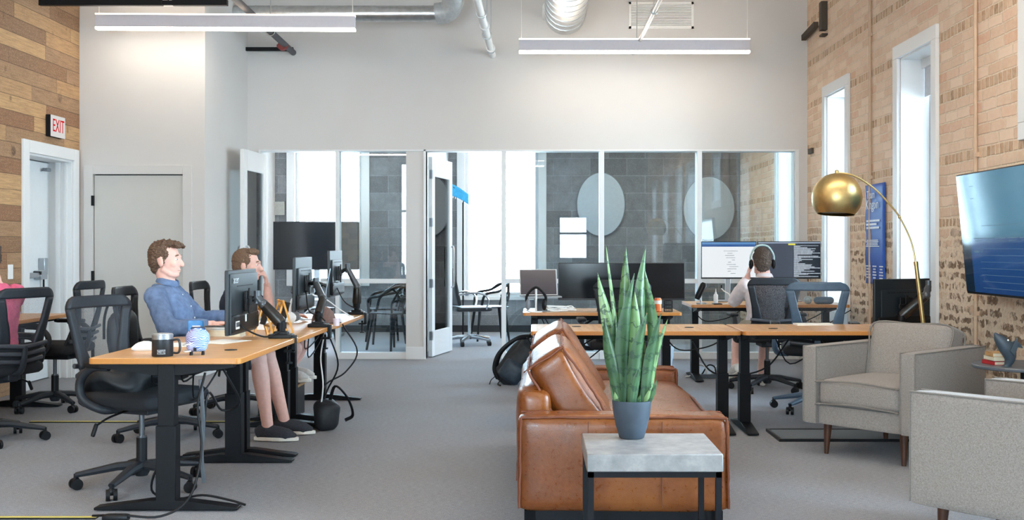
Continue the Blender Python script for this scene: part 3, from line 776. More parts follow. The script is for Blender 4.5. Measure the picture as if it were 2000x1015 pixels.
def task_chair(label, loc, rz, group='black mesh task chairs', frame=None, mesh=None):
    t = thing('task_chair', label, 'office chair', loc, rz, group)
    frame = frame or M('chair_frame_plastic', '26292e', .5, var=.12, scale=60, Specular_IOR_Level=.3); mesh = mesh or MESH
    m = MB(); m.lathe([(.0, .06), (.03, .06), (.04, .08), (.038, .13), (.026, .14), (0, .14)], n=20, cap=False)
    for k in range(5):
        a = R(72 * k + 142); d_ = Vector((math.cos(a), math.sin(a), 0))
        m.tube([d_ * .02 + Vector((0, 0, .115)), d_ * .12 + Vector((0, 0, .112)), d_ * .24 + Vector((0, 0, .09)), d_ * .325 + Vector((0, 0, .075))], [.034, .030, .024, .019], 8, flat=.75)
    m.build('star_base', frame, t)
    for k in range(5):
        a = R(72 * k + 142); d_ = Vector((math.cos(a), math.sin(a), 0)); sd = Vector((-math.sin(a + .5), math.cos(a + .5), 0))
        c = d_ * .325; m = MB()
        for s in (-1, 1): m.rod(c + sd * s * .008 + Vector((0, 0, .029)), c + sd * s * .027 + Vector((0, 0, .029)), .029, n=18)
        m.rod(c + Vector((0, 0, .03)), c + Vector((0, 0, .082)), .011, n=8); m.ell(c + Vector((0, 0, .045)), (.022, .022, .02), 10, 8)
        m.build('caster', BLACK, t)
    m = MB(); m.rod((0, 0, .13), (0, 0, .27), .025); m.rod((0, 0, .27), (0, 0, .40), .014); m.build('gas_lift', CHROME if 'blue' in label else M('gas_lift_steel', '6d7176', .3, .9), t)
    m = MB(); m.rod((0, 0, .12), (0, 0, .26), .028); m.build('gas_lift_sleeve', BLACK, t)
    m = MB(); m.box((-.02, 0, .415), (.26, .16, .05)); m.box((-.14, 0, .43), (.12, .10, .05)); m.build('tilt_mechanism', frame, t, bevel=.006)
    m = MB(); m.curve([(-.02, -.08, .41), (-.03, -.2, .39), (-.05, -.26, .36)], .006, 6, 5); m.soft((-.055, -.275, .335), (.018, .022, .07), .008, n=4, rx=R(-25)); m.build('lever', BLACK, t)
    m = MB(); m.soft((.02, 0, .475), (.47, .49, .075), .035, (0, 0, .012), 10); m.build('seat', M('black_seat_fabric', '1d1e22', .9, var=.25, scale=250), t)
    # backrest frame with an open upper panel
    def panel(bm, n, z0, z1, wfun0, wfun1, thick, rows):
        pass
    zs = [.50 + .5 * i / 24 for i in range(25)]; N = 16
    def outer(z):
        w = back_w(min(z, 1.0))
        if z > .93: w -= (1 - math.sqrt(max(0, 1 - ((z - .93) / .071) ** 2))) * .075
        return w
    def inner(z): return max(0, min(outer(z), back_w(z)) - .056 - .035 * max(0, (.8 - z) / .2))
    zi0, zi1 = .625, .935
    m = MB()
    for s in (-1, 1):                                # side rails and the closed border
        vs, fs = [], []; zz = [zi0 + (zi1 - zi0) * i / 14 for i in range(15)]
        for z in zz:
            for k in range(5):
                y = s * (inner(z) + (outer(z) - inner(z)) * k / 4); vs.append((back_x(y, z), y, z))
        for i in range(14):
            for k in range(4): fs.append((i * 5 + k, i * 5 + k + 1, (i + 1) * 5 + k + 1, (i + 1) * 5 + k))
        m.add(vs, fs)
    for za, zb in ((zi1, 1.0),):
        vs, fs = [], []; zz = [za + (zb - za) * i / 5 for i in range(6)]
        for z in zz:
            for k in range(N + 1):
                y = (2 * k / N - 1) * outer(z); vs.append((back_x(y, z), y, z))
        for i in range(5):
            for k in range(N): fs.append((i * (N + 1) + k, i * (N + 1) + k + 1, (i + 1) * (N + 1) + k + 1, (i + 1) * (N + 1) + k))
        m.add(vs, fs)
    m.build('back_frame', frame, t, solid=.022)
    def sheet(za, zb, fw, nz_, off=0):
        m = MB(); vs, fs = [], []
        for i in range(nz_ + 1):
            z = za + (zb - za) * i / nz_
            for k in range(N + 1):
                y = (2 * k / N - 1) * fw(z); vs.append((back_x(y, z) + off, y, z))
        for i in range(nz_):
            for k in range(N): fs.append((i * (N + 1) + k, i * (N + 1) + k + 1, (i + 1) * (N + 1) + k + 1, (i + 1) * (N + 1) + k))
        return m.add(vs, fs)
    sheet(zi0 - .01, zi1 + .01, lambda z: inner(z) + .012, 12).build('back_mesh', mesh, t)
    sheet(.49, zi0, outer, 8).build('lower_back', M('dark_chair_knit', '232428', .9, var=.3, scale=220), t, solid=.016)
    for z in (.525, .575, .625):
        m = MB(); m.curve([(back_x(y, z) - .035, y, z + .02 * abs(y) * 4) for y in (-.2, -.1, 0, .1, .2)], .009, 8, 4, flat=1.5, up=(0, 0, 1)); m.build('lumbar_rib', M('grey_rib', '3d3f45', .4), t)
    m = MB(); m.curve([(-.14, 0, .44), (-.24, 0, .46), (-.275, 0, .54), (-.285, 0, .63)], [.03, .028, .024, .02], 10, 5, flat=.6); m.build('back_spine', frame, t)
    for s in (-1, 1):
        m = MB(); m.curve([(.02, s * .20, .43), (-.01, s * .275, .44), (-.10, s * .305, .49), (-.12, s * .305, .58), (-.05, s * .30, .648), (.06, s * .30, .655)], [.018, .02, .022, .022, .02, .016], 10, 5, up=(0, 1, 0)); m.build('armrest', frame, t)
        m = MB(); m.soft((.045, s * .30, .668), (.24, .075, .032), .014, n=5); m.build('arm_pad', BLACK, t)
    return t
CH_NEAR = task_chair('empty mesh task chair nearest the camera, tucked at the desk with the black mug', (-2.065, 5.78, 0), R(-22))
task_chair('mesh task chair the person in pink sits on', (-3.52, 7.12, 0), R(160))
task_chair('empty mesh task chair in front of the exit door', (-3.75, 8.6, 0), R(174))
task_chair('mesh task chair of the man in the blue shirt', (-2.42, 7.27, 0), R(2))
task_chair('mesh task chair of the man in the navy T-shirt', (-2.28, 8.42, 0), R(0))
task_chair('mesh task chair of the man with headphones', (2.05, 9.72, 0), R(90), mesh=MESH_D)
task_chair('empty mesh task chair tinted blue by haze and light between the armchair and the man with headphones', (2.16, 8.50, 0), R(80), frame=M('hazy_lit_chair_frame', '4d6378', .45, var=.08))  # frame colour holds the blue haze and light falling on this chair
task_chair('empty mesh task chair facing the ultrawide monitor, half hidden by the plant', (.68, 9.02, 0), R(92), mesh=MESH_D)

# ---------------------------------------------------------------- leather sofa
t = thing('leather_sofa', 'tan leather sofa with visible stitched seams behind the potted plant', 'sofa', (.40, 5.83, 0), R(-.8))
SW, SL = .925, 2.10
def seamline(m, pts, r=.006, nz_=.004, seed=0):
    P = []
    for a, b in zip(pts, pts[1:]):
        a, b = Vector(a), Vector(b); n = max(2, int((b - a).length / .025))
        for i in range(n): P.append(a.lerp(b, i / n))
    P.append(Vector(pts[-1]))
    P = [p + noise.noise_vector(p * 30 + Vector((seed, 0, 0))) * nz_ for p in P]
    m.tube(P, r, 6)
for s, nm in ((-1, 'armrest'), (1, 'armrest')):
    y = s * (SL / 2 - .09); m = MB(); m.soft((0, y, .313), (SW, .18, .412), .035, (0, .012, .008), 12, .006, 5, seed=s); o = m.build(nm, LEATHER, t)
    m = MB(); h = .5; yo, yi = y - .084, y + .084; w = SW / 2 - .015
    seamline(m, [(-w, yo, .515), (w, yo, .515)], .006, .005); seamline(m, [(-w, yi, .515), (w, yi, .515)], .006, .005)
    seamline(m, [(w, yo, .515), (w + .008, yo, .12)], .006, .005); seamline(m, [(w, yi, .515), (w + .008, yi, .12)], .006, .005); seamline(m, [(-w, yo, .515), (-w - .006, yo, .12)], .006, .005)
    m.build('seam', LEATHER_D, o)
    m = MB()
    for x in (-.155, .165): seamline(m, [(x, yo - .017, .13), (x, yo - .02, .50)], .002, .001)
    m.build('panel_seam', LEATHER_D, o)
m = MB(); m.soft((-SW / 2 + .075, 0, .365), (.15, SL - .37, .50), .05, (.02, 0, .01), 12, .008, 5); o = m.build('backrest', LEATHER, t)
m = MB()
for y in (-.62, -.3, 0, .3, .62): seamline(m, [(-SW / 2 - .015, y, .15), (-SW / 2 + .005, y, .595), (-SW / 2 + .06, y, .622), (-SW / 2 + .14, y, .60)], .004, .002)
m.build('seam', LEATHER_D, o)
m = MB(); m.soft((.04, 0, .21), (SW - .18, SL - .37, .20), .02, n=8); m.build('seat_frame', LEATHER, t)
m = MB(); m.soft((.075, 0, .365), (.74, SL - .37, .17), .05, (.02, 0, .035), 14, .012, 4); o = m.build('seat_cushion', LEATHER, t)
m = MB(); a, b = -SL / 2 + .20, SL / 2 - .20; seamline(m, [(.435, a, .43), (.45, 0, .445), (.435, b, .43)], .006, .005); seamline(m, [(.44, a, .30), (.45, 0, .30), (.44, b, .30)], .006, .005); m.build('seam', LEATHER_D, o)
for k, (y, tilt, zc) in enumerate(((-.40, -33, .54), (.43, -31, .56))):
    th, hh, ln = .20, .50, .84
    m = MB(); m.soft((0, 0, 0), (th, ln, hh), .045, (.03, .01, .02), 12, .014, 4, seed=k * 3); o = m.build('back_cushion', LEATHER, t, loc=(-.21, y, zc), rot=(0, R(tilt), 0))
    m = MB()
    for sx_ in (-1, 1):
        x = sx_ * (th / 2 - .004)
        for sy in (-1, 1): seamline(m, [(x, sy * (ln / 2 - .008), -hh / 2 + .03), (x + sx_ * .01, sy * (ln / 2 + .002), 0), (x, sy * (ln / 2 - .008), hh / 2 - .01)], .006, .006, k)
        seamline(m, [(x, -ln / 2 + .01, hh / 2 - .006), (x, ln / 2 - .01, hh / 2 - .006)], .006, .006, k)
    seamline(m, [(-th / 2, -ln / 2 + .006, hh / 2 - .004), (th / 2, -ln / 2 + .006, hh / 2 - .004)], .006, .005, k); seamline(m, [(-th / 2, ln / 2 - .006, hh / 2 - .004), (th / 2, ln / 2 - .006, hh / 2 - .004)], .006, .005, k)
    m.build('seam', LEATHER_D, o)
m = MB(); w, l = SW / 2 - .03, SL / 2 - .02
m.span((-w, -l, .06), (w, -l + .05, .107)); m.span((-w, l - .05, .06), (w, l, .107)); m.span((-w, -l, .06), (-w + .05, l, .107)); m.span((w - .05, -l, .06), (w, l, .107)); m.build('base_frame', DARK, t)
for x in (-1, 1):
    for y in (-1, 1):
        m = MB(); m.box((x * (w - .025), y * (l - .03), .03), (.05, .05, .06)); m.build('leg', DARK, t)

# ---------------------------------------------------------------- concrete side table with the plant
ZT = .49
t = thing('side_table', 'square side table with a thick grey concrete top and black steel frame', 'table', (.444, 4.30, 0))
m = MB(); m.span((-.252, -.232, ZT - .066), (.252, .232, ZT)); m.build('tabletop', CONCRETE, t, bevel=.004)
m = MB(); b = .022; z = ZT - .066
for y in (-.225, .225 - b): m.span((-.248, y, z - b), (.248, y + b, z))
for x in (-.248, .248 - b): m.span((x, -.225, z - b), (x + b, .225, z)); m.span((x, -.225, 0), (x + b, .225, b))
m.build('frame', DARK, t)
for x in (-.248, .248 - b):
    for y in (-.225, .225 - b):
        m = MB(); m.span((x, y, b), (x + b, y + b, z - b)); m.build('leg', DARK, t)

t = thing('snake_plant', 'tall banded snake plant in a dark grey pot on the concrete side table', 'potted plant', (.388, 4.42, ZT))
m = MB(); m.lathe([(0, 0), (.044, 0), (.050, .004), (.064, .05), (.074, .10), (.079, .145), (.0795, .152), (.074, .153), (.073, .135), (0, .132)], n=40, cap=False)
POT = M('charcoal_pot', '3b4550', .55, var=.22, scale=14); m.build('pot', POT, t)
m = MB(); random.seed(3)
for i in range(60):
    a, r_ = random.uniform(0, 2 * PI), math.sqrt(random.random()) * .068
    m.ell((r_ * math.cos(a), r_ * math.sin(a), .137), (random.uniform(.006, .012),) * 2 + (.007,), 7, 5)
m.build('moss', M('green_moss', '8fa45a', .9, var=.4, scale=90), t, kind='stuff')
def leaf(pts, w, twist, turn=.6):
    """tapering sword leaf along a curve, with a trough section and real thickness"""
    C_ = catmull(pts, 10); n = len(C_) - 1; m = MB(); k = 6; vs, fs = [], []
    for i, p in enumerate(C_):
        f = i / n
        ww = w * (.50 + .5 * math.sin(min(1, f / .55) * PI * .5)) * (1 - max(0, (f - .5) / .5) ** 1.9) + .0006
        a = twist + turn * (f - .5); s_ = Vector((math.cos(a), math.sin(a), 0)); nn = Vector((-math.sin(a), math.cos(a), 0))
        for face in (1, -1):
            for j in range(k + 1):
                u = (j / k * 2 - 1) * face
                vs.append(p + s_ * u * ww / 2 + nn * ((u * u) * ww * .24 - face * .0018 * (1 - u * u)))
    q = 2 * (k + 1)
    for i in range(n):
        for j in range(q):
            j2 = (j + 1) % q; fs.append((i * q + j, i * q + j2, (i + 1) * q + j2, (i + 1) * q + j))
    fs.append(tuple(range(q)))
    m.add(vs, fs); return m
def P_(px, py, Y=4.42): v = at(px, py, Y); return Vector((v.x - .388, v.y - 4.42, v.z - ZT))
LV = [  # three points of each leaf as seen, depth of base / tip, width, twist, turn
    (415, 392, 342, 150, .00, .02, .058, .25, .5), (428, 412, 374, 55, .03, .07, .034, 1.0, .3), (430, 438, 444, 58, .03, .05, .056, -.15, .5),
    (424, 432, 466, 150, -.02, -.05, .064, .45, .7), (452, 465, 470, 215, .0, -.02, .060, -.3, .3), (452, 484, 513, 58, .01, .04, .070, .35, .8),
    (500, 532, 505, 135, .02, .0, .052, -.6, .6), (455, 474, 508, 285, -.045, -.075, .060, .3, .9), (500, 524, 558, 288, -.03, -.06, .052, .55, .6),
    (516, 542, 589, 312, .0, .02, .036, .4, .5), (415, 386, 362, 308, -.03, -.05, .048, -.1, .7), (421, 402, 348, 235, .04, .06, .042, .2, .5),
    (410, 398, 402, 300, -.02, -.01, .050, .6, .6), (488, 496, 492, 330, .03, .03, .05, -.3, .5), (450, 464, 479, 480, -.055, -.07, .034, .3, .5)]
for i, (bx, mx, tx, ty, d0, d1, w, tw, tu) in enumerate(LV):
    g = lambda x, y: P_(977 + x / 1.793, 449 + y / 1.793)
    b, tp = g(bx, 600), g(tx, ty); md = g(mx, 600 + (ty - 600) * .48)
    leaf([(b.x, d0, .12), (md.x, d0 * .6 + d1 * .4, md.z), (tp.x, d1, tp.z)], w, tw, tu).build('leaf', LEAF, t)
for bx, tx, ty, w in ((1208, 1199, 762, .022), (1262, 1281, 738, .022), (1255, 1268, 755, .026), (1240, 1249, 767, .02)):
    b = P_(bx, 786); tp = P_(tx, ty); leaf([(b[0] * .95, -.03, .12), ((b[0] + tp[0]) / 2 + .003, -.038, (tp[2] + .12) / 2), (tp[0], -.045, tp[2])], w, .2).build('young_leaf', LEAF, t)

# ---------------------------------------------------------------- tweed armchairs
def armchair(label, fc, face):
    """fc: floor point under the middle of the front; face: facing direction in the plan"""
    ang = math.atan2(face[1], face[0]); t = thing('armchair', label, 'armchair', (fc[0], fc[1], 0), ang, 'grey tweed armchairs')
    W, D, za, zb = .748, .84, .655, .185          # local: x forward, front at x = 0
    def piped(m, pts, r=.0045): m.tube(pts, r, 6)
    for s in (-1, 1):
        m = MB(); y = s * (W / 2 - .048); m.soft((-D / 2, y, (za + zb) / 2), (D, .095, za - zb), .014, (0, .004, .003), 8); o = m.build('arm', TWEED, t)
        m = MB(); e = .046
        for sy in (-1, 1): piped(m, [(-D + .01, y + sy * e, za - .002), (-.004, y + sy * e, za - .002), (-.002, y + sy * e, zb + .01)])
        m.build('piping', PIPING, o)
    m = MB(); m.soft((-D + .05, 0, (za + zb) / 2), (.10, W - .18, za - zb), .014, n=8); o = m.build('back', TWEED, t)
    m = MB(); piped(m, [(-D + .004, -W / 2 + .05, za - .002), (-D + .004, W / 2 - .05, za - .002)]); m.build('piping', PIPING, o)
    m = MB(); m.soft((-D / 2 + .01, 0, .245), (D - .06, W - .19, .12), .012, n=6); m.build('seat_rail', TWEED, t)
    m = MB(); m.soft((-.345, 0, .38), (.67, W - .195, .15), .035, (.012, 0, .022), 12, .004, 4); o = m.build('seat_cushion', TWEED, t)
    m = MB(); w = W / 2 - .105
    for z in (.312, .448): piped(m, catmull([(-.66, -w, z), (-.03, -w, z), (-.008, -w + .03, z), (.0, 0, z + .012), (-.008, w - .03, z), (-.03, w, z), (-.66, w, z)], 5), .006)
    m.build('piping', PIPING, o)
    m = MB(); m.soft((0, 0, 0), (.16, W - .19, .37), .035, (.035, 0, .008), 12, .006, 4, seed=int(fc[1])); o = m.build('back_cushion', TWEED, t, loc=(-D + .20, 0, .585), rot=(0, R(-15), 0))
    m = MB(); w = W / 2 - .11; hh = .175
    for x in (-.07, .07): piped(m, catmull([(x, -w, -hh), (x * 1.1, -w - .004, 0), (x, -w, hh), (x, 0, hh + .008), (x, w, hh), (x * 1.1, w + .004, 0), (x, w, -hh)], 5), .006)
    m.build('piping', PIPING, o)
    for x in (-.09, -D + .11):
        for s in (-1, 1):
            m = MB(); m.tube([(x, s * (W / 2 - .12), .19), (x - (.02 if x < -.4 else -.01), s * (W / 2 - .115), .0)], [.026, .013], 14); m.build('leg', WALNUT, t)
    return t
armchair('grey tweed armchair facing the sofa, back cushion showing, in front of the brass lamp', (1.888, 6.467), (-.752, -.66))
armchair('grey tweed armchair cut off by the right edge, seen from its side', (1.846, 4.853), (-.66, .752))

# ---------------------------------------------------------------- arc lamp
t = thing('arc_floor_lamp', 'brass arc floor lamp with a globe shade leaning over the armchair', 'lamp', (2.60, 7.16, 0))
YL = 7.16
def L_(px, py): v = at(px, py, YL); return (v.x - 2.60, 0, v.z)
m = MB(); m.lathe([(0, 0), (.14, 0), (.145, .006), (.145, .024), (.14, .03), (0, .03)], n=40, cap=False); m.build('base', DARK, t)
m = MB(); a, b = Vector((.012, 0, .03)), Vector(L_(1789, 514)); m.rod(a, b, .0135); m.rod(b - (b - a).normalized() * .01, b + (b - a).normalized() * .012, .015); m.ell(a.lerp(b, .45) + Vector((-.018, -.01, 0)), .009); m.build('pole', BRASS, t)
m = MB(); m.curve([b, L_(1779, 470), L_(1757, 424), L_(1735, 396), L_(1706, 367), L_(1672, 345), L_(1645, 338), L_(1631, 341)], .0062, 8, 6); c = Vector(L_(1757, 424)); m.ell(c, .010); m.build('arc_arm', BRASS, t)
gc = Vector(L_(1634.5, 386)); r_ = .160
m = MB(); pr = []
for i in range(25):
    a = R(-42 + 132 * i / 24); pr.append((r_ * math.cos(a), r_ * math.sin(a)))
pin = [(x * .985, y * .985) for x, y in pr]
m.lathe(pin[::-1] [::-1][:1] + pr, n=48, cap=False); o = m.build('globe_shade', BRASS, t, solid=.003, loc=gc, rot=(R(-4), R(4), 0))
m = MB(); m.lathe([(.002, r_ - .01), (.014, r_), (.014, r_ + .016), (.005, r_ + .022)], n=16); m.build('shade_cap', BRASS, t, loc=gc)
m = MB(); m.lathe([(0, 0), (.095, 0), (.105, .01), (.09, .05), (0, .06)], (0, 0, -.098), 28, False); m.build('inner_diffuser', M('grey_inner_shade', '8a929c', .6), t, loc=gc)

# floor mat behind the armchair
t = thing('floor_mat', 'flat blue-grey standing mat with a black border behind the armchair', 'mat', (2.07, 7.33, 0))
m = MB(); m.span((-.47, -.19, .0), (.47, .19, .014)); m.build('mat', M('blue_grey_mat', '6a7077', .9, var=.2, scale=200), t)
m = MB()
for a, b in (((-.49, -.21, 0), (.49, -.19, .018)), ((-.49, .19, 0), (.49, .21, .018)), ((-.49, -.19, 0), (-.47, .19, .018)), ((.47, -.19, 0), (.49, .19, .018))): m.span(a, b)
m.build('border', BLACK, t)

# small round table with the shark and books
t = thing('end_table', 'small round dark table between the armchairs by the brick wall', 'table', (2.76, 6.22, 0))
m = MB(); m.lathe([(0, .575), (.27, .575), (.275, .580), (.275, .590), (.27, .595), (0, .595)], n=48, cap=False); m.build('tabletop', M('slate_table_top', '5a626b', .35, var=.1), t)
m = MB(); m.rod((0, 0, .02), (0, 0, .575), .016); m.build('stem', DARK, t)
m = MB(); m.lathe([(0, 0), (.16, 0), (.16, .012), (.03, .02), (0, .02)], n=36, cap=False); m.build('base', DARK, t)
bt = at(1945, 712, 6.24)
for k, (dz, col, lb, w) in enumerate(((0, 'b0242c', 'red book at the bottom of the small pile beside the shark', .095), (.024, 'e8dfc9', 'cream book in the middle of the small pile beside the shark', .088), (.046, 'c59a62', 'tan book on top of the small pile beside the shark', .09))):
    t = thing('book', lb, 'book', (bt.x + .003 * k, 6.24, .595 + dz), R(8 - 6 * k), 'books on the round table')
    m = MB(); m.span((-w / 2, -.065, 0), (w / 2, .065, .003)); m.span((-w / 2, -.065, .019), (w / 2, .065, .022)); m.span((-w / 2, -.065, 0), (-w / 2 + .003, .065, .022)); m.build('cover', M('book_cover_' + col, col, .5), t)
    m = MB(); m.span((-w / 2 + .003, -.062, .003), (w / 2 - .003, .062, .019)); m.build('pages', M('book_pages', 'e9dcc0', .8), t)
# shark figurine: standing on its tail, nose up to the left
sp = at(1969, 720, 6.08); t = thing('shark_figurine', 'blue-grey shark figurine standing on its tail on the round table', 'figurine', (sp.x, 6.12, .595))
def K_(px, py): v = at(px, py, 6.12); return Vector((v.x - sp.x, 0, v.z - .595))
SHK = M('blue_grey_shark', '3b4a56', .5, var=.1, scale=20)
pts = [K_(1943, 650), K_(1949, 659), K_(1957, 668), K_(1965, 678), K_(1971, 690), K_(1972, 702), K_(1968, 712), K_(1966, 719)]
m = MB(); m.tube(catmull(pts, 5), [.005, .024, .036, .042, .038, .028, .018, .016], 18); o = m.build('body', SHK, t)
def fin(name, poly, y, th, tilt=0):
    m = MB(); n = len(poly); vs = []
    for s in (-1, 1):
        for p in poly: q = K_(*p); vs.append((q.x, y + s * th + tilt * (q.z - K_(*poly[0]).z), q.z))
    m.add(vs, [tuple(range(n)), tuple(range(2 * n - 1, n - 1, -1))] + [(i, (i + 1) % n, (i + 1) % n + n, i + n) for i in range(n)]); m.build(name, SHK, t, bevel=.002)
fin('dorsal_fin', [(1974, 668), (1983, 665), (1991, 669), (1998, 680), (1989, 678), (1979, 682)], .0, .006)
fin('pectoral_fin', [(1966, 684), (1973, 672), (1981, 657), (1981, 676), (1976, 694)], -.04, .005)
fin('tail_fin', [(1953, 721), (1960, 713), (1968, 708), (1974, 714), (1977, 723), (1966, 720)], 0, .014)
m = MB(); m.ell(K_(1964, 663) + Vector((0, -.033, 0)), .005); m.build('eye', WHITEP, t)
# ---------------------------------------------------------------- monitors and arms
SCREEN_OFF = NT('switched_off_screen'); SCREEN_OFF.bsdf((.006, .007, .009, 1), .12); SCREEN_OFF = SCREEN_OFF.m
BACKP = M('dark_monitor_shell', '1c2429', .42, var=.08, scale=8)
def monitor(label, c, face, w, h, group='monitors', logo=False, shell=BACKP, screen=None, stand=None, vents=True):
    """c: centre of the panel; local +x is the screen side"""
    ang = math.atan2(face[1], face[0]); t = thing('monitor', label, 'monitor', c, ang, group)
    m = MB(); m.box((0, 0, 0), (.022, w, h)); m.build('panel', shell, t, bevel=.004)
    m = MB(); m.box((.0115, 0, .004), (.002, w - .014, h - .024)); m.build('screen', screen or SCREEN_OFF, t)
    m = MB(); m.soft((-.016, 0, -.01), (.018, w * (.97 if logo else .80), h * (.95 if logo else .66)), .008, n=6); m.build('rear_housing', shell, t)
    m = MB(); m.soft((-.022, 0, -h * .33), (.028, w * .94, h * .28), .010, n=5); m.build('connector_bay', BLACK, t, bevel=.004)
    if vents:
        m = MB()
        for k in range(12): m.box((-.0255, (k - 5.5) * w * .05, h * .25), (.002, w * .03, .006))
        m.build('vent', BLACK, t)
    m = MB(); m.box((-.042, 0, 0), (.012, .12, .12)); m.box((-.050, 0, 0), (.008, .03, .15)); m.box((-.05, 0, 0), (.008, .15, .03)); m.build('mount_plate', BLACK, t, bevel=.003)
    if logo:
        lettering('logo', 'acer', .062, M('pale_grey_print', 'c9d0d4', .4), t, (-.0262, w / 2 - .10, h / 2 - .055), (R(90), 0, R(-90)), .0006)
        m = MB(); m.box((-.0365, w / 2 - .095, -h / 2 + .055), (.002, .075, .045)); m.box((-.0368, .03, -h / 2 + .085), (.002, .026, .04)); m.build('sticker', WHITEP, t)
        m = MB()
        for k in range(9): m.box((-.0380, w / 2 - .127 + k * .008, -h / 2 + .058), (.001, .004 if k % 2 else .0025, .026))
        m.build('printed_marks', BLACK, t)
    if stand:
        m = MB(); m.bar((-.05, 0, -.02), (-.06, 0, stand - c[2] + .01), .05, .02, (1, 0, 0)); m.box((-.03, 0, stand - c[2] + .008), (.18, .24, .012)); m.build('stand', ALU, t, bevel=.003)
    return t
def monitor_arm(label, base, elbow, wrist, target, desk_z, edge=(1, 0), group='monitor arms'):
    t = thing('monitor_mount', label, 'monitor arm', (base[0], base[1], desk_z), 0, group); b = Vector((base[0], base[1], desk_z)); L = lambda p: Vector(p) - b
    m = MB(); m.box((0, 0, .012), (.13, .11, .024)); m.box((.0, 0, .03), (.08, .07, .02)); m.build('base_plate', BLACK, t, bevel=.005)
    ex, ey = edge; m = MB(); m.box((ex * .075, ey * .075, -.03), (.02, .05, .09)); m.box((ex * .05, ey * .05, -.075), (.06, .05, .014)); m.rod((ex * .045, ey * .045, -.14), (ex * .045, ey * .045, -.05), .008); m.lathe([(0, -.15), (.02, -.15), (.02, -.14), (0, -.14)], (ex * .045, ey * .045, 0), 14, False); m.build('desk_clamp', BLACK, t)
    m = MB(); m.rod((0, 0, .02), (0, 0, .10), .024); m.lathe([(.03, .055), (.03, .09)], n=20); m.build('post', DARK, t)
    e, w, g = L(elbow), L(wrist), L(target)
    m = MB(); m.tube([Vector((0, 0, .085)), Vector((0, 0, .085)).lerp(e, .12), Vector((0, 0, .085)).lerp(e, .85), e], [.026, .030, .026, .024], 12, flat=1.25); m.build('lower_arm', M('arm_plastic', '2b2825', .3, .3, var=.15), t)
    m = MB(); m.ell(e, .03); m.tube([e, w], [.026, .022], 12); m.rod(w - Vector((0, 0, .035)), w + Vector((0, 0, .04)), .02); m.build('upper_joint', M('grey_joint', '55595d', .35, .5), t)
    m = MB(); m.rod(w, g, .015); m.box(g, (.03, .05, .05)); m.build('tilt_head', BLACK, t)
    return t
monitor('monitor with a white logo on its back nearest in the left row', (-1.715, 6.42, .945), (-1, 0), .60, .365, logo=True)
monitor_arm('black monitor arm holding the monitor with the white logo', (-1.475, 6.40), (-1.585, 6.42, .925), (-1.62, 6.42, .965), (-1.66, 6.42, .95), ZL1)
monitor('monitor seen edge-on between the man in navy and the brown cap', (-1.66, 7.86, 1.0), (-1, .0), .56, .375)
monitor_arm('black monitor arm with its base beside the brown cap', (-1.475, 7.50), at(630, 583, 7.62), at(617, 553, 7.78), (-1.61, 7.85, 1.0), ZL2)
monitor('monitor farthest back in the left row', (-1.655, 9.10, 1.045), (-1, .0), .56, .375)
monitor_arm('black monitor arm at the far end of the left row', (-1.475, 9.10), at(698, 560, 9.1), at(679, 524, 9.1), (-1.61, 9.1, 1.05), ZL3)
monitor('black monitor seen from behind on the desk by the brick wall', at(1761, 597, 7.72), (-.45, .9), .52, .38)
c = at(1761, 597, 7.72)
monitor_arm('black monitor arm in front of the brick wall beside the brass pole', (c.x - .06, 7.55), (c.x + .10, 7.52, .93), (c.x + .13, 7.56, .99), (c.x + .03, 7.66, c.z), ZR, edge=(0, -1))

def screen_mat(name, body):
    t = NT(name); body(t); return t.m
def bright_doc(t):
    v = t.coord(); s = t.new('ShaderNodeSeparateXYZ'); t.ln(v, s.inputs[0])
    z = s.outputs['Z']
    c = t.ramp(t.math('ADD', t.math('MULTIPLY', z, 2.6), .5), [(0, lin('eef4f8')), (.835, lin('eef4f8')), (.84, lin('2c5a98')), (.90, lin('3d6fae')), (.905, lin('5b8ec4')), (1, lin('7ba6cf'))], 'CONSTANT')
    b = t.bsdf((.01, .01, .01, 1), .2); t.ln(c, b.inputs['Emission Color']); b.inputs['Emission Strength'].default_value = .24
def code_doc(t):
    v = t.coord(); s = t.new('ShaderNodeSeparateXYZ'); t.ln(v, s.inputs[0]); y, z = s.outputs['Y'], s.outputs['Z']
    row = t.math('FLOOR', t.math('MULTIPLY', z, 95.0)); fz = t.math('FRACT', t.math('MULTIPLY', z, 95.0))
    w = t.new('ShaderNodeTexWhiteNoise', noise_dimensions='1D'); t.ln(row, w.inputs['W'])
    yy = t.math('ADD', t.math('MULTIPLY', y, 1.0), .0)                       # to the right seen from the front
    inr = t.math('MULTIPLY', t.math('GREATER_THAN', yy, .045), t.math('LESS_THAN', yy, t.math('ADD', .08, t.math('MULTIPLY', w.outputs[0], .26))))
    on = t.math('MULTIPLY', t.math('MULTIPLY', inr, t.math('GREATER_THAN', fz, .35)), t.math('LESS_THAN', z, .145))
    bgc = t.mix(t.math('GREATER_THAN', yy, .04), lin('3c4454'), lin('16202b'))
    n = t.noise(t.coord('Object', (1, 160, 20)), 1.0, 2)
    c = t.mix(t.math('MULTIPLY', on, t.ramp(n, [(.3, (.5,) * 3), (.6, (1,) * 3)])), bgc, lin('c3cfdc'))
    c = t.mix(t.math('GREATER_THAN', z, .165), c, lin('97a6bb'))
    tag_ = t.math('MULTIPLY', t.math('MULTIPLY', t.math('GREATER_THAN', z, .148), t.math('LESS_THAN', z, .163)), t.math('MULTIPLY', t.math('GREATER_THAN', yy, -.01), t.math('LESS_THAN', yy, .06)))
    c = t.mix(tag_, c, lin('e6e04a'))
    b = t.bsdf((.01, .01, .01, 1), .2); t.ln(c, b.inputs['Emission Color']); b.inputs['Emission Strength'].default_value = .26
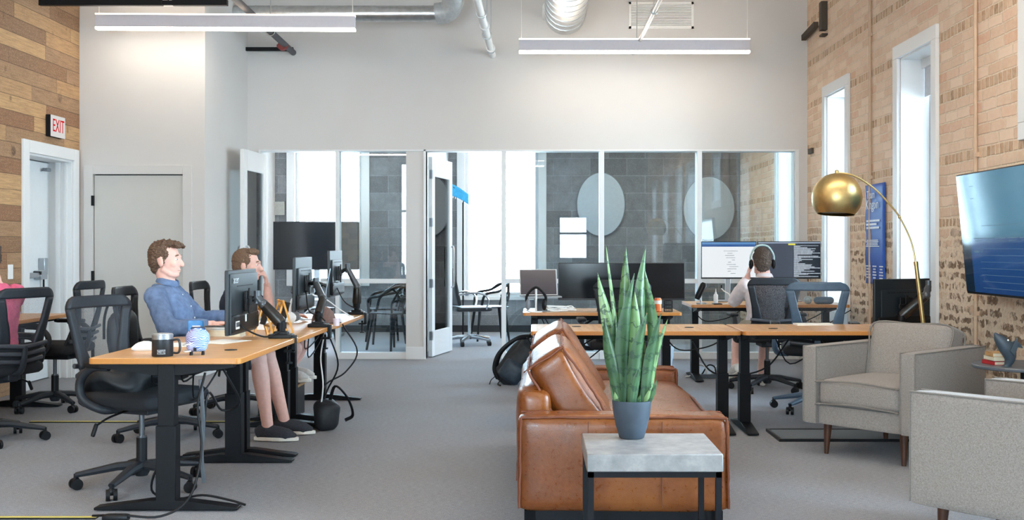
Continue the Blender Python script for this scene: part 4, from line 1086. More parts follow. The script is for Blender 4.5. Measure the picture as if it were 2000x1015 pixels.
W_MON = monitor('lit monitor with a mostly white page, in the back corner', (1.91, 10.86, 1.135), (0, -1), .545, .37, screen=screen_mat('white_page_on_screen', bright_doc), stand=.725)
LINE = M('grey_text_line', '8b97a3', .6)
m = MB(); random.seed(5)
for k in range(11): m.box((.0130, .06 - .0 - random.uniform(.0, .05) - .01, .09 - k * .022), (.0008, random.choice((.05, .09, .14, .03)), .004))
m.build('page_lines', LINE, W_MON)
monitor('lit monitor with dark code windows beside the head of the man with headphones', (2.505, 10.86, 1.135), (0, -1), .625, .37, screen=screen_mat('code_on_screen', code_doc), stand=.725)
uw = monitor('black ultrawide monitor behind the plant leaves', (.775, 9.88, 1.01 - .055), (0, -1), 1.135, .335, shell=M('black_shell', '1b1c1f', .4), stand=.70)
lettering('logo', 'acer', .022, M('pale_grey_print', 'c9d0d4', .4), uw, (.0118, -.525, .155), (R(90), 0, R(90)), .0004)

# ---------------------------------------------------------------- television and banner
t = thing('television', 'large television on the brick wall showing a blue dashboard with a teal reflection above', 'television', (2.865, 6.69, 1.345), R(180))
TW, TH = 1.40, .795
t.rotation_euler = (0, R(5.5), R(180))
m = MB(); m.box((-.02, 0, 0), (.045, TW, TH)); m.build('casing', BLACK, t, bevel=.006)
def tvscreen(tr):
    v = tr.coord(); s = tr.new('ShaderNodeSeparateXYZ'); tr.ln(v, s.inputs[0]); y, z = s.outputs['Y'], s.outputs['Z']
    c = tr.ramp(tr.math('ADD', tr.math('DIVIDE', z, TH), .5), [(0, lin('1f4a86')), (.3, lin('24599a')), (.46, lin('1d4f90')), (.47, lin('3c7f9d')), (.6, lin('4b8eaa')), (1, lin('4a8aa6'))])  # teal upper half is a reflection painted into the screen's glow
    side = tr.math('GREATER_THAN', tr.math('ABSOLUTE', y), 99.0)
    c = tr.mix(tr.math('MULTIPLY', tr.math('LESS_THAN', y, -.55), tr.math('LESS_THAN', z, -.03)), c, lin('12283c'))
    b = tr.bsdf((.01, .012, .015, 1), .08); tr.ln(c, b.inputs['Emission Color']); b.inputs['Emission Strength'].default_value = .15
m = MB(); m.box((.004, 0, .004), (.003, TW - .016, TH - .024)); m.build('screen', screen_mat('dashboard_and_painted_reflection', tvscreen), t)
# thin rules and small marks on the dashboard (too small to read in the photo)
m = MB(); random.seed(11)
for k in range(8): m.box((.0062, .10, -.055 - .042 * k), (.0008, 1.02, .0016))
for k in range(6): m.box((.0062, -.42 + .17 * k, -.03), (.0008, .14, .006)); m.box((.0062, -.42 + .17 * k, -.045), (.0008, .10, .004))
m.box((.0062, -.50, -.115), (.0008, .02, .006)); m.box((.0062, -.455, -.115), (.0008, .05, .012))
for k in range(3): m.box((.0062, -.405 + .015 * k, -.115), (.0008, .004, .012))
m.box((.0062, -.46, .31), (.0008, .06, .004)); m.box((.0062, -.46, .23), (.0008, .05, .004)); m.box((.0062, .1, .05), (.0008, .9, .004))
m.build('screen_marks', emit('pale_screen_marks', '9fc6dd', .10), t)
m = MB(); m.box((-.09, 0, 0), (.10, .30, .30)); m.build('wall_bracket', DARK, t)

t = thing('banner', 'tall narrow blue banner with white text on the brick between the windows', 'banner', (XR - .012, 9.90, 0))
z0, z1 = .93, 1.83
m = MB(); vs, fs = [], []; nz_, ny_ = 24, 6
for i in range(nz_ + 1):
    for j in range(ny_ + 1): vs.append((-.004 + .005 * math.sin(i * .7) * (j / ny_), -.28 + .56 * j / ny_, z0 + (z1 - z0) * i / nz_))
for i in range(nz_):
    for j in range(ny_): fs.append((i * (ny_ + 1) + j, i * (ny_ + 1) + j + 1, (i + 1) * (ny_ + 1) + j + 1, (i + 1) * (ny_ + 1) + j))
m.add(vs, fs); m.build('cloth', M('royal_blue_print', '2457b4', .5, var=.06), t, solid=.003)
WT = M('white_print', 'dfe8f5', .6)
lettering('lettering', 'Team', .105, WT, t, (-.014, .10, 1.735), (R(90), 0, R(-90)), .0006)
lettering('lettering', 'Kingpin', .125, WT, t, (-.014, .06, 1.645), (R(90), 0, R(-90)), .0006)
m = MB(); random.seed(2)
for z, n, h in ((1.50, 3, .018), (1.325, 5, .008), (1.09, 5, .012)):
    for k in range(n):
        if h == .012:
            for j in range(3): m.box((-.014, .18 - j * .19, z - k * .026), (.001, random.uniform(.07, .15), h))
        else: m.box((-.014, .235 - random.uniform(.30, .40) / 2, z - k * h * 1.75), (.001, random.uniform(.30, .40), h))
m.build('text_lines', WT, t)

# ---------------------------------------------------------------- things on the left desks
t = thing('mug', 'black insulated mug with a steel rim on the nearest desk corner', 'mug', (-1.80, 5.32, ZL1))
m = MB(); m.lathe([(0, 0), (.047, 0), (.050, .004), (.050, .082), (.047, .084), (.044, .08), (.043, .01), (0, .01)], n=40, cap=False); m.build('body', M('black_powder_coat', '1f2226', .38, var=.06), t)
m = MB(); m.lathe([(.049, .083), (.050, .104), (.047, .106), (.046, .084)], n=40, cap=False); m.lathe([(0, .104), (.047, .104), (.047, .109), (.02, .112), (0, .112)], n=40, cap=False); m.build('rim', ALU, t)
m = MB(); m.curve([(.048, 0, .078), (.075, 0, .080), (.083, 0, .062), (.083, 0, .032), (.074, 0, .016), (.048, 0, .017)], .0055, 10, 6, flat=1.4, up=(0, 1, 0)); m.build('handle', M('black_powder_coat', '1f2226'), t)
LG = M('pale_grey_print', 'c9d0d4', .4)
m = MB()
for i in range(13):
    a = R(-78 + (i - 6) * 5.2 * .9)
for a0, a1, z0, z1 in ((-98, -60, .014, .0155), (-98, -60, .0325, .034)):
    for k in range(8):
        a = R(a0 + (a1 - a0) * k / 7); m.box((.0503 * math.cos(a), .0503 * math.sin(a), (z0 + z1) / 2), (.006, .0012, z1 - z0), rz=a + PI / 2)
for a in (-98, -60): m.box((.0503 * math.cos(R(a)), .0503 * math.sin(R(a)), .024), (.0014, .0012, .02), rz=R(a) + PI / 2)
m.build('logo_frame', LG, t)
for k, ch_ in enumerate('YETI'):
    a = R(-91 + k * 8.2); lettering('logo', ch_, .016, LG, t, (.0504 * math.cos(a), .0504 * math.sin(a), .0238), (R(90), 0, a + PI / 2), .0005)

t = thing('mini_helmet', 'small blue and lilac souvenir football helmet beside the black mug', 'helmet', (-1.655, 5.40, ZL1), R(196))
def helmetmat():
    q = NT('iridescent_lines'); v = q.coord()
    w = q.new('ShaderNodeTexWave', bands_direction='Z'); w.inputs['Scale'].default_value = 40; w.inputs['Distortion'].default_value = 16; w.inputs['Detail'].default_value = 1; w.inputs['Detail Scale'].default_value = .7; q.ln(v, w.inputs['Vector'])
    s = q.new('ShaderNodeSeparateXYZ'); q.ln(v, s.inputs[0])
    b = q.ramp(q.math('ADD', q.math('MULTIPLY', s.outputs['X'], -8.0), .5), [(.2, lin('8a76a4')), (.6, lin('5d87c4')), (1, lin('5b8fd0'))])
    c = q.mix(q.ramp(w.outputs[1], [(.62, (0,) * 3), (.74, (1,) * 3)]), b, lin('c9d4ec'))
    q.bsdf(c, .28); return q.m
m = MB(); m.ell((0, 0, .078), (.058, .048, .056), 28, 18); m.soft((.004, 0, .045), (.098, .086, .06), .024, n=8); m.build('shell', helmetmat(), t, remesh=.003, smooth=3)
m = MB(); m.soft((-.002, 0, .128), (.07, .026, .016), .007, n=5); m.build('crest', M('dark_blue_plastic', '27344f', .4), t)
m = MB()
for s in (-1, 1): m.curve([(.03, s * .047, .022), (.055, s * .036, .018), (.068, 0, .018)], .0035, 6, 4); m.curve([(.035, s * .046, .055), (.06, s * .03, .05), (.069, 0, .048)], .0035, 6, 4)
m.build('face_guard', WHITEP, t)
m = MB()
for x in (-.025, .03):
    for y in (-.03, .03): m.rod((x, y, .0), (x, y, .02), .008, .006)
m.build('foot', DARK, t)
m = MB(); m.box((.012, .0475, .030), (.014, .004, .018)); m.build('sticker', BLACK, t)

t = thing('computer_mouse', 'white sculpted computer mouse left of the black mug', 'computer mouse', (-2.0, 5.62, ZL1), R(15))
m = MB(); vs = []
m.soft((0, 0, .022), (.115, .075, .044), .02, (0, 0, .004), 8)
m.v = [Vector((p.x, p.y, p.z * (.55 + .45 * max(0, 1 - ((p.x - .01) / .06) ** 2)) + .0)) for p in m.v]; m.build('shell', WHITEP, t)
m = MB(); m.box((.02, 0, .040), (.02, .008, .006)); m.build('scroll_wheel', GREYP, t)
for k, (x, y, rz, dz, lb) in enumerate(((-1.88, 5.95, 12, 0, 'loose white paper sheet lying behind the black mug'), (-1.74, 6.12, -20, .001, 'loose white paper sheet lying behind the small helmet'))):
    m = MB(); m.box((0, 0, .001), (.20, .27, .0012)); o = m.build('paper_sheet', M('paper', 'f0ece4', .8, var=.02)); o.location = (x, y, ZL1 + dz); o.rotation_euler = (0, 0, R(rz)); tag(o, lb, 'paper', 'papers on the left desks')
t = thing('snack_box', 'small bright blue printed packet standing behind the helmet', 'packet', (-1.985, 6.44, ZL1), R(12))
m = MB(); m.soft((0, 0, .05), (.085, .03, .10), .006, n=5); m.build('packet', M('bright_blue_card', '2f86cf', .4, var=.15), t)
m = MB(); m.box((.005, -.0155, .045), (.045, .002, .05)); m.build('white_panel', WHITEP, t); m = MB(); m.box((.0, -.017, .04), (.012, .001, .03)); m.box((.012, -.017, .05), (.008, .001, .012)); m.build('dark_print', BLACK, t)
t = thing('book', 'thick white hardback lying under the dark notebook by the hands of the man in blue', 'book', (-1.90, 6.70, ZL2), R(4), 'books on the left desks')
m = MB(); m.span((-.12, -.09, 0), (.12, .09, .004)); m.span((-.12, -.09, .044), (.12, .09, .048)); m.span((-.12, -.09, 0), (-.116, .09, .048)); m.build('cover', M('white_cover', 'e5e3e0', .5), t)
m = MB(); m.span((-.116, -.087, .004), (.118, .087, .044)); m.build('pages', M('book_pages', 'e9dcc0', .8), t)
t = thing('book', 'thin notebook with a dark cover on top of the thick white hardback', 'book', (-1.92, 6.70, ZL2 + .048), R(-3), 'books on the left desks')
m = MB(); m.span((-.10, -.07, 0), (.10, .07, .002)); m.span((-.10, -.07, .012), (.10, .07, .014)); m.span((-.10, .068, 0), (.10, .07, .014)); m.build('cover', BLACK, t); m = MB(); m.span((-.098, -.068, .002), (.098, .068, .012)); m.build('pages', M('paper', 'f0ece4'), t)
for k, (px, Y, lb) in enumerate(((519, 6.78, 'wooden easel chalkboard standing just behind the logo monitor'), (557, 7.0, 'wooden easel chalkboard standing just behind the nearest arm base'))):
    b = at(px, 640, Y); t = thing('tabletop_easel', lb, 'easel', (b.x, Y, ZL2), R(-62), 'small wooden easel chalkboards')
    WD = M('honey_wood', 'd79a45', .5, var=.12, scale=15); m = MB()
    for s in (-1, 1): m.bar((s * .075, .03, .0), (s * .06, -.03, .21), .014, .012)
    for z, w in ((.20, .13), (.06, .15)): m.box((0, .03 - .06 * z / .21, z), (w, .012, .014))
    m.build('frame', WD, t); m = MB()
    for s in (-1, 1): m.bar((s * .06, -.09, 0), (s * .05, -.03, .19), .010, .010)
    m.build('rear_leg', WD, t)
    m = MB(); m.box((0, -.002, .13), (.12, .006, .13), rx=R(-16)); m.build('slate', M('chalkboard', '25282b', .7), t)
t = thing('keyboard', 'white keyboard lying tilted behind the easels', 'keyboard', (-1.80, 7.44, ZL2), R(80))
m = MB(); m.box((0, 0, .06), (.42, .12, .012), rx=R(14)); m.build('case', WHITEP, t, bevel=.003)
m = MB()
for r_ in range(5):
    for c_ in range(14): m.box(((c_ - 6.5) * .028, (r_ - 2) * .021, .069 + (r_ - 2) * .0052), (.022, .016, .005), rx=R(14))
m.build('key_block', GREYP, t)
m = MB(); m.box((-.17, .0, .026), (.03, .10, .052)); m.box((.17, .0, .026), (.03, .10, .052)); m.build('riser', WHITEP, t)
def laptop(label, loc, rz, base_z, w=.32, d=.22, scr=None, lid_mat=ALU, stand=True, open_=105, loc_stand=True):
    t = thing('laptop', label, 'laptop', loc, rz, 'laptops'); h = base_z
    m = MB(); m.box((0, 0, h + .007), (w, d, .014)); m.build('base', ALU, t, bevel=.003)
    m = MB(); m.box((0, -.01, h + .0146), (w * .9, d * .5, .001)); m.build('keyboard_deck', BLACK, t)
    a = R(open_ - 90); m = MB(); hh = d * 1.0; c = Vector((0, d / 2 + math.sin(a) * hh / 2, h + .012 + math.cos(a) * hh / 2)); m.box(c, (w, .007, hh), rx=-a); o = m.build('lid', lid_mat, t, bevel=.003)
    m = MB(); m.box(c + Vector((0, -.0042 * math.cos(a), .0042 * math.sin(a))), (w - .016, .001, hh - .016), rx=-a); m.build('screen', scr or SCREEN_OFF, t)
    if h > .02:
        m = MB(); m.box((0, 0, h - .004), (w * .8, d * .9, .006)); m.bar((0, d * .35, h), (0, -d * .3, .01), .10, .008); m.box((0, 0, .004), (w * .7, d * .9, .008)); m.build('riser', ALU, t)
    return t
laptop('open silver laptop raised on a stand between the two far left monitors', (-1.75, 8.52, ZL3), R(-80), .14, w=.34, d=.24, lid_mat=M('pale_blue_lid', 'a9bfd2', .3, .4), open_=100)
t = thing('baseball_cap', 'dusty brown baseball cap lying on the far left desk', 'cap', (-1.545, 8.05, ZL3), R(-35))
m = MB(); m.ell((0, 0, .0), (.095, .085, .125), 24, 16); m.v = [Vector((p.x, p.y, max(p.z, .002) * (1 - .15 * abs(p.x) * 4))) for p in m.v]; m.build('crown', M('brown_felt', '7d625b', .95, var=.12, scale=60), t)
m = MB(); m.prism([(.06, -.075), (.12, -.06), (.155, 0), (.12, .06), (.06, .075)], .002, .008); m.build('visor', M('dark_brown_felt', '4c3a36', .95), t)
m = MB(); m.ell((0, 0, .124), .008, 8, 6); m.build('button', M('brown_felt', '7d625b'), t)
def cup(label, px, py, Y, z, r, h, col, grp=None):
    b = at(px, py, Y); m = MB(); m.lathe([(0, 0), (r * .85, 0), (r, h), (r * .92, h), (r * .78, .006), (0, .006)], n=24, cap=False); o = m.build('cup', M('cup_' + col, col, .4)); o.location = (b.x, Y, z); return tag(o, label, 'cup', grp)
cup('tiny pale pink cup beside the brown cap', 657, 627, 7.62, ZL2, .024, .05, 'e6d6dc')
cup('small white cup behind the nearest arm base', 548, 648, 6.95, ZL2, .03, .06, 'efe9e6')
t = thing('headset', 'white headset lying between the edge-on monitor and the brown cap', 'headset', (-1.72, 7.95, ZL2))
m = MB(); m.curve([(-.03, -.07, .04), (-.03, -.08, .12), (-.03, 0, .17), (-.03, .08, .12), (-.03, .07, .04)], .009, 8, 6); m.build('headband', WHITEP, t)
for s in (-1, 1): m = MB(); m.rod((-.03, s * .055, .04), (-.03, s * .085, .04), .038); m.build('ear_cup', WHITEP if s < 0 else GREYP, t)

# ---------------------------------------------------------------- things on the right desks
t = thing('notepad', 'flat white notepad near the back edge of the desk behind the armchair', 'notepad', (2.0, 7.92, ZR), R(2)); m = MB(); m.box((0, 0, .006), (.26, .12, .012)); m.build('pages', M('paper', 'f0ece4'), t); m = MB(); m.box((0, .056, .0125), (.26, .01, .002)); m.build('binding', BLACK, t)
laptop('open laptop with a dark purple screen left of the ultrawide monitor', (.05, 9.70, .70), R(8), .12, w=.34, d=.24, scr=emit('purple_code_screen', '2c2540', .12, .2))
b = at(1047, 602, 9.52)
t = thing('headphone_stand', 'white stand holding black headphones at the desk corner', 'headphones', (b.x, 9.52, .70)); m = MB(); m.lathe([(0, 0), (.055, 0), (.055, .008), (.0, .012)], n=24, cap=False); m.rod((0, 0, 0), (0, 0, .20), .009); m.build('stand', WHITEP, t)
t = thing('headphones', 'black and white headphones on the white stand at the desk corner', 'headphones', (b.x, 9.52, .70)); m = MB(); m.curve([(-.075, 0, .06), (-.08, 0, .14), (0, 0, .215), (.08, 0, .14), (.075, 0, .06)], .012, 8, 6); m.build('headband', BLACK, t)
for s in (-1, 1): m = MB(); m.ell((s * .07, 0, .065), (.022, .042, .05)); m.build('ear_cup', BLACK if s > 0 else GREYP, t)
b = at(1285, 600, 9.55)
t = thing('drink_can', 'orange and white drink can beside the ultrawide monitor', 'can', (b.x, 9.55, .70)); m = MB(); m.lathe([(0, .0), (.026, 0), (.033, .008), (.033, .108), (.026, .12), (0, .12)], n=28, cap=False); m.build('body', M('orange_can', 'd9713c', .35, .3, var=.1), t)
m = MB(); m.lathe([(.0334, .07), (.0334, .10)], n=28, cap=False); m.build('white_band', WHITEP, t); m = MB(); m.lathe([(0, .1205), (.026, .1205), (.026, .122), (0, .122)], n=24, cap=False); m.build('lid', ALU, t)
b = at(1305, 602, 9.56)
t = thing('pen_cup', 'dark wire pen cup right of the orange can', 'pen cup', (b.x, 9.56, .70)); m = MB()
for k in range(18): a = k * PI / 9; m.rod((.038 * math.cos(a), .038 * math.sin(a), 0), (.038 * math.cos(a), .038 * math.sin(a), .10), .002, n=5)
for z in (.002, .03, .06, .098): m.tube([(.038 * math.cos(k * PI / 12), .038 * math.sin(k * PI / 12), z) for k in range(24)], .0025, 5, True)
m.lathe([(0, 0), (.037, 0), (.037, .004), (0, .004)], n=20, cap=False); m.build('basket', DARK, t)
m = MB(); m.box((.0, 0, .0125), (.24, .16, .025)); o = m.build('tablet', DARK, bevel=.004); o.location = (.66, 9.56, .70); tag(o, 'dark closed tablet lying in front of the ultrawide monitor', 'tablet')
t = thing('cable_tangle', 'tangle of white cables on the desk in front of the purple laptop', 'cables', (.20, 9.56, .70)); random.seed(9); m = MB()
for k in range(4): m.curve([(random.uniform(-.13, .16), random.uniform(-.04, .05), .008 + random.uniform(0, .05)) for _ in range(7)], .004, 6, 6)
m.build('cable', WHITEP, t); m = MB(); m.soft((.05, 0, .02), (.07, .07, .03), .01, n=4); m.build('power_adapter', WHITEP, t)
ZF = .725
b = at(1398, 585, 10.42)
t = thing('bottle', 'small white bottle with a nozzle on the desk in the back corner', 'bottle', (b.x, 10.42, ZF)); m = MB(); m.lathe([(0, 0), (.020, 0), (.021, .006), (.021, .085), (.010, .10), (.009, .112), (0, .112)], n=24, cap=False); m.build('body', WHITEP, t); m = MB(); m.rod((0, 0, .11), (0, 0, .145), .006, .002); m.build('nozzle', WHITEP, t)
b = at(1370, 586, 10.42)
t = thing('desk_microphone', 'black tilted desk microphone left of the white bottle', 'microphone', (b.x, 10.42, ZF)); m = MB(); m.lathe([(0, 0), (.05, 0), (.05, .012), (0, .016)], n=24, cap=False); m.rod((0, 0, .01), (-.02, 0, .07), .008); m.build('stand', ALU, t); m = MB(); m.tube([(-.045, 0, .045), (-.035, 0, .07), (.02, 0, .18), (.028, 0, .20)], [.022, .03, .032, .02], 14); m.build('capsule', BLACK, t)
b = at(1415, 588, 10.40); t = thing('charging_cable', 'white cable curling up from the desk beside the white bottle', 'cable', (b.x, 10.40, ZF)); m = MB(); m.curve([(-.06, 0, .003), (.02, 0, .004), (.05, 0, .03), (.045, 0, .09), (.0, 0, .12), (-.03, 0, .15)], .005, 6, 6); m.build('cord', WHITEP, t); m = MB(); m.box((-.03, 0, .165), (.012, .01, .03)); m.build('plug', BLACK, t)
b = at(1402, 590, 10.32); m = MB(); m.box((0, 0, .0045), (.08, .12, .009)); o = m.build('phone', BLACK, bevel=.003); o.location = (b.x, 10.36, ZF); tag(o, 'dark phone lying in front of the white bottle', 'phone')
b = at(1609, 585, 10.42); t = thing('speaker', 'pill-shaped blue-grey speaker on the back corner desk, seen through the chair tinted blue by haze', 'speaker', (b.x, 10.42, ZF)); m = MB(); m.soft((0, 0, .034), (.19, .07, .068), .033, n=8); m.build('body', M('blue_grey_cloth', '5d7488', .8, var=.15, scale=200), t); m = MB(); m.box((0, -.036, .03), (.05, .002, .004)); m.build('badge', GREYP, t)
b = at(1582, 585, 10.42); m = MB(); m.ell((0, 0, .038), .038); o = m.build('ball', M('marbled_ball', '9fb0b4', .35, var=.3, scale=40)); o.location = (b.x - .02, 10.42, ZF); tag(o, 'small grey ball beside the pill-shaped speaker', 'ball')

# ---------------------------------------------------------------- floor things
b = at(1000, 748, 10.15)
t = thing('backpack', 'black backpack slumped on the floor behind the sofa', 'backpack', (b.x + .02, 10.12, 0), R(-8)); BAG = M('black_nylon', '202327', .6, var=.3, scale=30)
m = MB(); m.soft((.03, .06, .205), (.22, .20, .46), .05, (.02, .03, .02), 10, .03, 6, ry=R(36)); m.build('body', BAG, t)
m = MB(); m.soft((.0, -.05, .125), (.22, .09, .20), .04, (.0, .02, .01), 8, .016, 7, ry=R(36)); m.build('front_pocket', M('blue_black_nylon', '2c3742', .55, var=.3, scale=30), t)
for y in (-.03, .10):
    m = MB(); m.curve([(.14, y, .44), (.02, y - .05, .42), (-.12, y - .07, .30), (-.17, y - .06, .16), (-.14, y - .04, .06)], .018, 8, 6, flat=.5, up=(0, 1, 0)); m.build('shoulder_strap', BLACK, t)
m = MB(); m.curve([(.11, .06, .42), (.17, .06, .47), (.20, .06, .42)], .012, 8, 6); m.build('top_handle', BLACK, t)
m = MB(); m.curve([(-.14, -.05, .10), (-.20, -.06, .05), (-.22, -.05, .006)], .009, 6, 5, flat=.5); m.curve([(-.10, -.09, .06), (-.13, -.12, .02), (-.10, -.15, .006)], .009, 6, 5, flat=.5); m.build('strap_end', BLACK, t)
m = MB(); m.lathe([(0, 0), (.10, 0), (.125, .24), (.118, .24), (.095, .01), (0, .01)], n=28, cap=False); o = m.build('waste_bin', M('pale_bin', 'c9d2d8', .4)); o.location = (1.33, 11.5, 0); tag(o, 'pale grey waste bin on the floor right of the plant leaves', 'bin')
t = thing('power_strip', 'white-corded power strip on the floor under the back corner desk', 'power strip', (1.78, 10.62, 0)); m = MB(); m.box((.05, 0, .02), (.50, .05, .035)); m.build('bar', M('blue_grey_strip', '59646c', .5), t)
for k in range(3):
    m = MB(); x = -.12 + .09 * k; m.curve([(x, 0, .03), (x - .02, 0, .11), (x - .08, .02, .12), (x - .14, .03, .03), (x - .2, .05, .006)], .007, 6, 6); m.build('plug_cord', WHITEP if k != 1 else BLACK, t)
for x0, x1, y, lb in ((-3.63, -2.02, 7.92, 'yellow and black cord cover crossing the carpet behind the nearest chair'), (-2.75, -2.03, 5.10, 'yellow and black cord cover at the bottom left of the floor')):
    t = thing('cord_cover', lb, 'cord cover', (0, y, 0), group='floor cord covers'); m = MB(); m.span((x0, -.022, 0), (x1, .022, .006)); m.build('strip', BLACK, t); m = MB(); m.span((x0, -.008, .006), (x1, .008, .009)); m.build('yellow_line', M('yellow_line', 'd8bf62', .6), t)
def cable(label, pts, r=.006, mat=BLACK, grp='loose black cables'):
    m = MB(); m.curve(pts, r, 6, 6); return tag(m.build('power_cable', mat), label, 'cable', grp)
cable('black cable running from the floor brick up the nearest desk leg', [(-2.05, 5.10, .012), (-1.90, 5.04, .03), (-1.72, 5.06, .02), (-1.60, 5.10, .10), (-1.575, 5.20, .3), (-1.60, 5.22, .5), (-1.57, 5.24, .66)])
m = MB(); m.soft((-1.92, 5.045, .018), (.12, .05, .032), .012, n=4); tag(m.build('power_brick', BLACK), 'black inline power brick on the floor at the nearest desk foot', 'power brick')
cable('black cable loop hanging at the foot of the nearest desk leg', [(-1.64, 5.32, .25), (-1.80, 5.32, .22), (-1.86, 5.34, .08), (-1.76, 5.36, .03), (-1.62, 5.36, .05), (-1.48, 5.34, .03), (-1.40, 5.32, .012)])
cable('black cable drooping under the nearest desk top', [(-1.50, 5.28, .68), (-1.45, 5.4, .50), (-1.55, 5.45, .45), (-1.58, 5.32, .55), (-1.60, 5.30, .30)])
cable('grey cable bundle tied along the nearest desk leg', [(-1.61, 5.30, .62), (-1.595, 5.29, .42), (-1.605, 5.30, .25), (-1.60, 5.32, .12)], .010, M('grey_cable', '4d5257', .5))
cable('black cable hanging from the arm clamp beside the brown cap', [(-1.42, 7.5, .70), (-1.36, 7.6, .45), (-1.45, 7.65, .25), (-1.5, 7.62, .05)])
cable('white cable hanging behind the middle left desk leg', [(-1.44, 7.55, .69), (-1.48, 7.6, .5), (-1.46, 7.58, .3), (-1.50, 7.62, .03)], .005, WHITEP, 'loose white cables')
cable('long black cable looping from the far desk edge down to the floor', [(-1.40, 8.0, .70), (-1.30, 8.05, .50), (-1.38, 8.0, .35), (-1.52, 7.9, .25), (-1.50, 7.8, .02)])
cable('black cable lying over the desk at the nearest arm base', [(-1.47, 6.34, .77), (-1.55, 6.30, .745), (-1.66, 6.26, .80), (-1.70, 6.30, .85)], .005)
cable('black cable slung between the edge-on monitor and its arm', [(-1.62, 7.78, .95), (-1.56, 7.6, .82), (-1.46, 7.48, .79), (-1.42, 7.44, .76)], .005)
cable('white cable draped over the brown cap', [(-1.60, 7.9, .92), (-1.52, 8.0, .88), (-1.46, 8.2, .80), (-1.43, 8.5, .73)], .005, WHITEP, 'loose white cables')
cable('black cable slung under the far left monitor', [(-1.62, 9.0, .93), (-1.55, 8.95, .82), (-1.48, 9.05, .76), (-1.42, 9.2, .72)], .005)
cable('black cable sagging between the two right desk legs', [(1.10, 7.7, .60), (1.22, 7.7, .40), (1.40, 7.72, .36), (1.62, 7.7, .42), (1.78, 7.7, .62)])
t = thing('shoulder_bag', 'black bag with a loop strap on the floor at the middle left desk leg', 'bag', (-1.44, 7.62, 0), R(20)); m = MB(); m.soft((0, 0, .10), (.16, .20, .20), .05, n=8, nz=.02, nsc=8); m.build('body', BAG, t); m = MB(); m.curve([(.02, .02, .18), (.05, -.04, .30), (.13, -.06, .22), (.17, -.05, .10), (.12, -.03, .06)], .014, 6, 6, flat=.4); m.build('strap', BLACK, t)
t = thing('foot_box', 'black box with a wooden lid under the feet of the man in navy', 'box', (-1.90, 8.26, 0)); m = MB(); m.box((0, 0, .11), (.28, .30, .22)); m.build('box', BLACK, t, bevel=.004); m = MB(); m.box((0, 0, .23), (.29, .31, .02)); m.build('lid', M('pale_wood_lid', 'a97f50', .5, var=.2), t)
m = MB(); m.soft((0, 0, .06), (.36, .34, .11), .05, (.02, .02, .03), 12, .05, 7, seed=4); o = m.build('jacket', BAG, rot=(0, R(-8), R(-17)), loc=(-2.13, 5.78, .525)); tag(o, 'crumpled black jacket on the seat of the nearest task chair', 'jacket')
t = thing('backpack', 'black backpack hanging on the chair of the man in the blue shirt', 'backpack', (-2.72, 7.27, 0)); m = MB(); m.soft((-.0, 0, .66), (.12, .26, .36), .06, (.02, .02, .01), 10, .02, 6, ry=R(-6)); m.build('body', BAG, t)
for y in (-.10, .10): m = MB(); m.curve([(.02, y, .82), (.0, y, .90), (-.05, y, .90), (-.08, y * 1.1, .80), (-.08, y * 1.2, .66)], .016, 8, 6, flat=.5); m.build('shoulder_strap', BLACK, t)

# left wall desk things
t = thing('monitor', 'black monitor edge at the far left on the plank wall desk', 'monitor', (-4.13, 6.98, 1.10), R(-150), 'monitors'); m = MB(); m.box((0, 0, 0), (.03, .50, .34)); m.build('panel', BLACK, t, bevel=.004); m = MB(); m.box((.016, 0, .003), (.002, .49, .31)); m.build('screen', SCREEN_OFF, t); m = MB(); m.bar((-.02, 0, 0), (-.04, 0, -.36), .05, .02, (1, 0, 0)); m.box((-.02, 0, -.364), (.16, .22, .012)); m.build('stand', ALU, t)
t = thing('paper_stack', 'stack of papers on the plank wall desk by the exit door', 'papers', (-3.98, 8.0, .73), R(6)); m = MB(); m.box((0, 0, .015), (.22, .30, .03)); m.build('sheets', M('paper', 'f0ece4'), t); m = MB(); m.box((.01, .01, .034), (.21, .28, .008), rz=R(9)); m.build('top_folder', M('pale_folder', 'cfd2d4', .6), t)
laptop('closed-back grey laptop behind the papers on the plank wall desk', (-4.10, 8.42, .73), R(95), .012, open_=110)
# ---------------------------------------------------------------- people
def hand(m, w, d_, n_, side, curl=25, size=1.0):
    """w wrist, d_ pointing direction, n_ palm normal (the way fingers curl), side: +1 thumb on d_ x n_ side"""
    d_, n_ = Vector(d_).normalized(), Vector(n_); n_ = (n_ - d_ * n_.dot(d_)).normalized(); s_ = d_.cross(n_).normalized() * side
    w = Vector(w); k = size
    q = Matrix((( d_.x, s_.x, n_.x, 0), (d_.y, s_.y, n_.y, 0), (d_.z, s_.z, n_.z, 0), (0, 0, 0, 1)))
    m.ell(w + d_ * .05 * k, (.055 * k, .041 * k, .016 * k), 14, 10, q)
    m.tube([w - d_ * .02, w + d_ * .03 * k], [.027 * k, .026 * k], 10)
    for i, (o, L) in enumerate(((.030, .072), (.011, .080), (-.009, .075), (-.028, .060))):
        p = w + d_ * .09 * k + s_ * o * k; dd = d_ + s_ * (o * 2.2); pts = [p - d_ * .02 * k, p]
        for j, f in enumerate((.45, .32, .23)):
            a = R(curl * (j + .6 + .12 * i)); pts.append(pts[-1] + (dd * math.cos(a) + n_ * math.sin(a)).normalized() * L * f * k)
        m.tube(catmull(pts, 3), [.0095 * k, .009 * k, .0085 * k, .007 * k], 8)
        m.ell(pts[-1], .007 * k, 8, 6)
    p = w + d_ * .025 * k + s_ * .030 * k; t1 = p + (d_ * .7 + s_ * .75 + n_ * .25).normalized() * .035 * k; t2 = t1 + (d_ * .9 + s_ * .3 + n_ * .35).normalized() * .03 * k
    m.tube(catmull([p - s_ * .01 * k, p, t1, t2], 3), [.014 * k, .0125 * k, .0105 * k, .0085 * k], 8); m.ell(t2, .0085 * k, 8, 6)

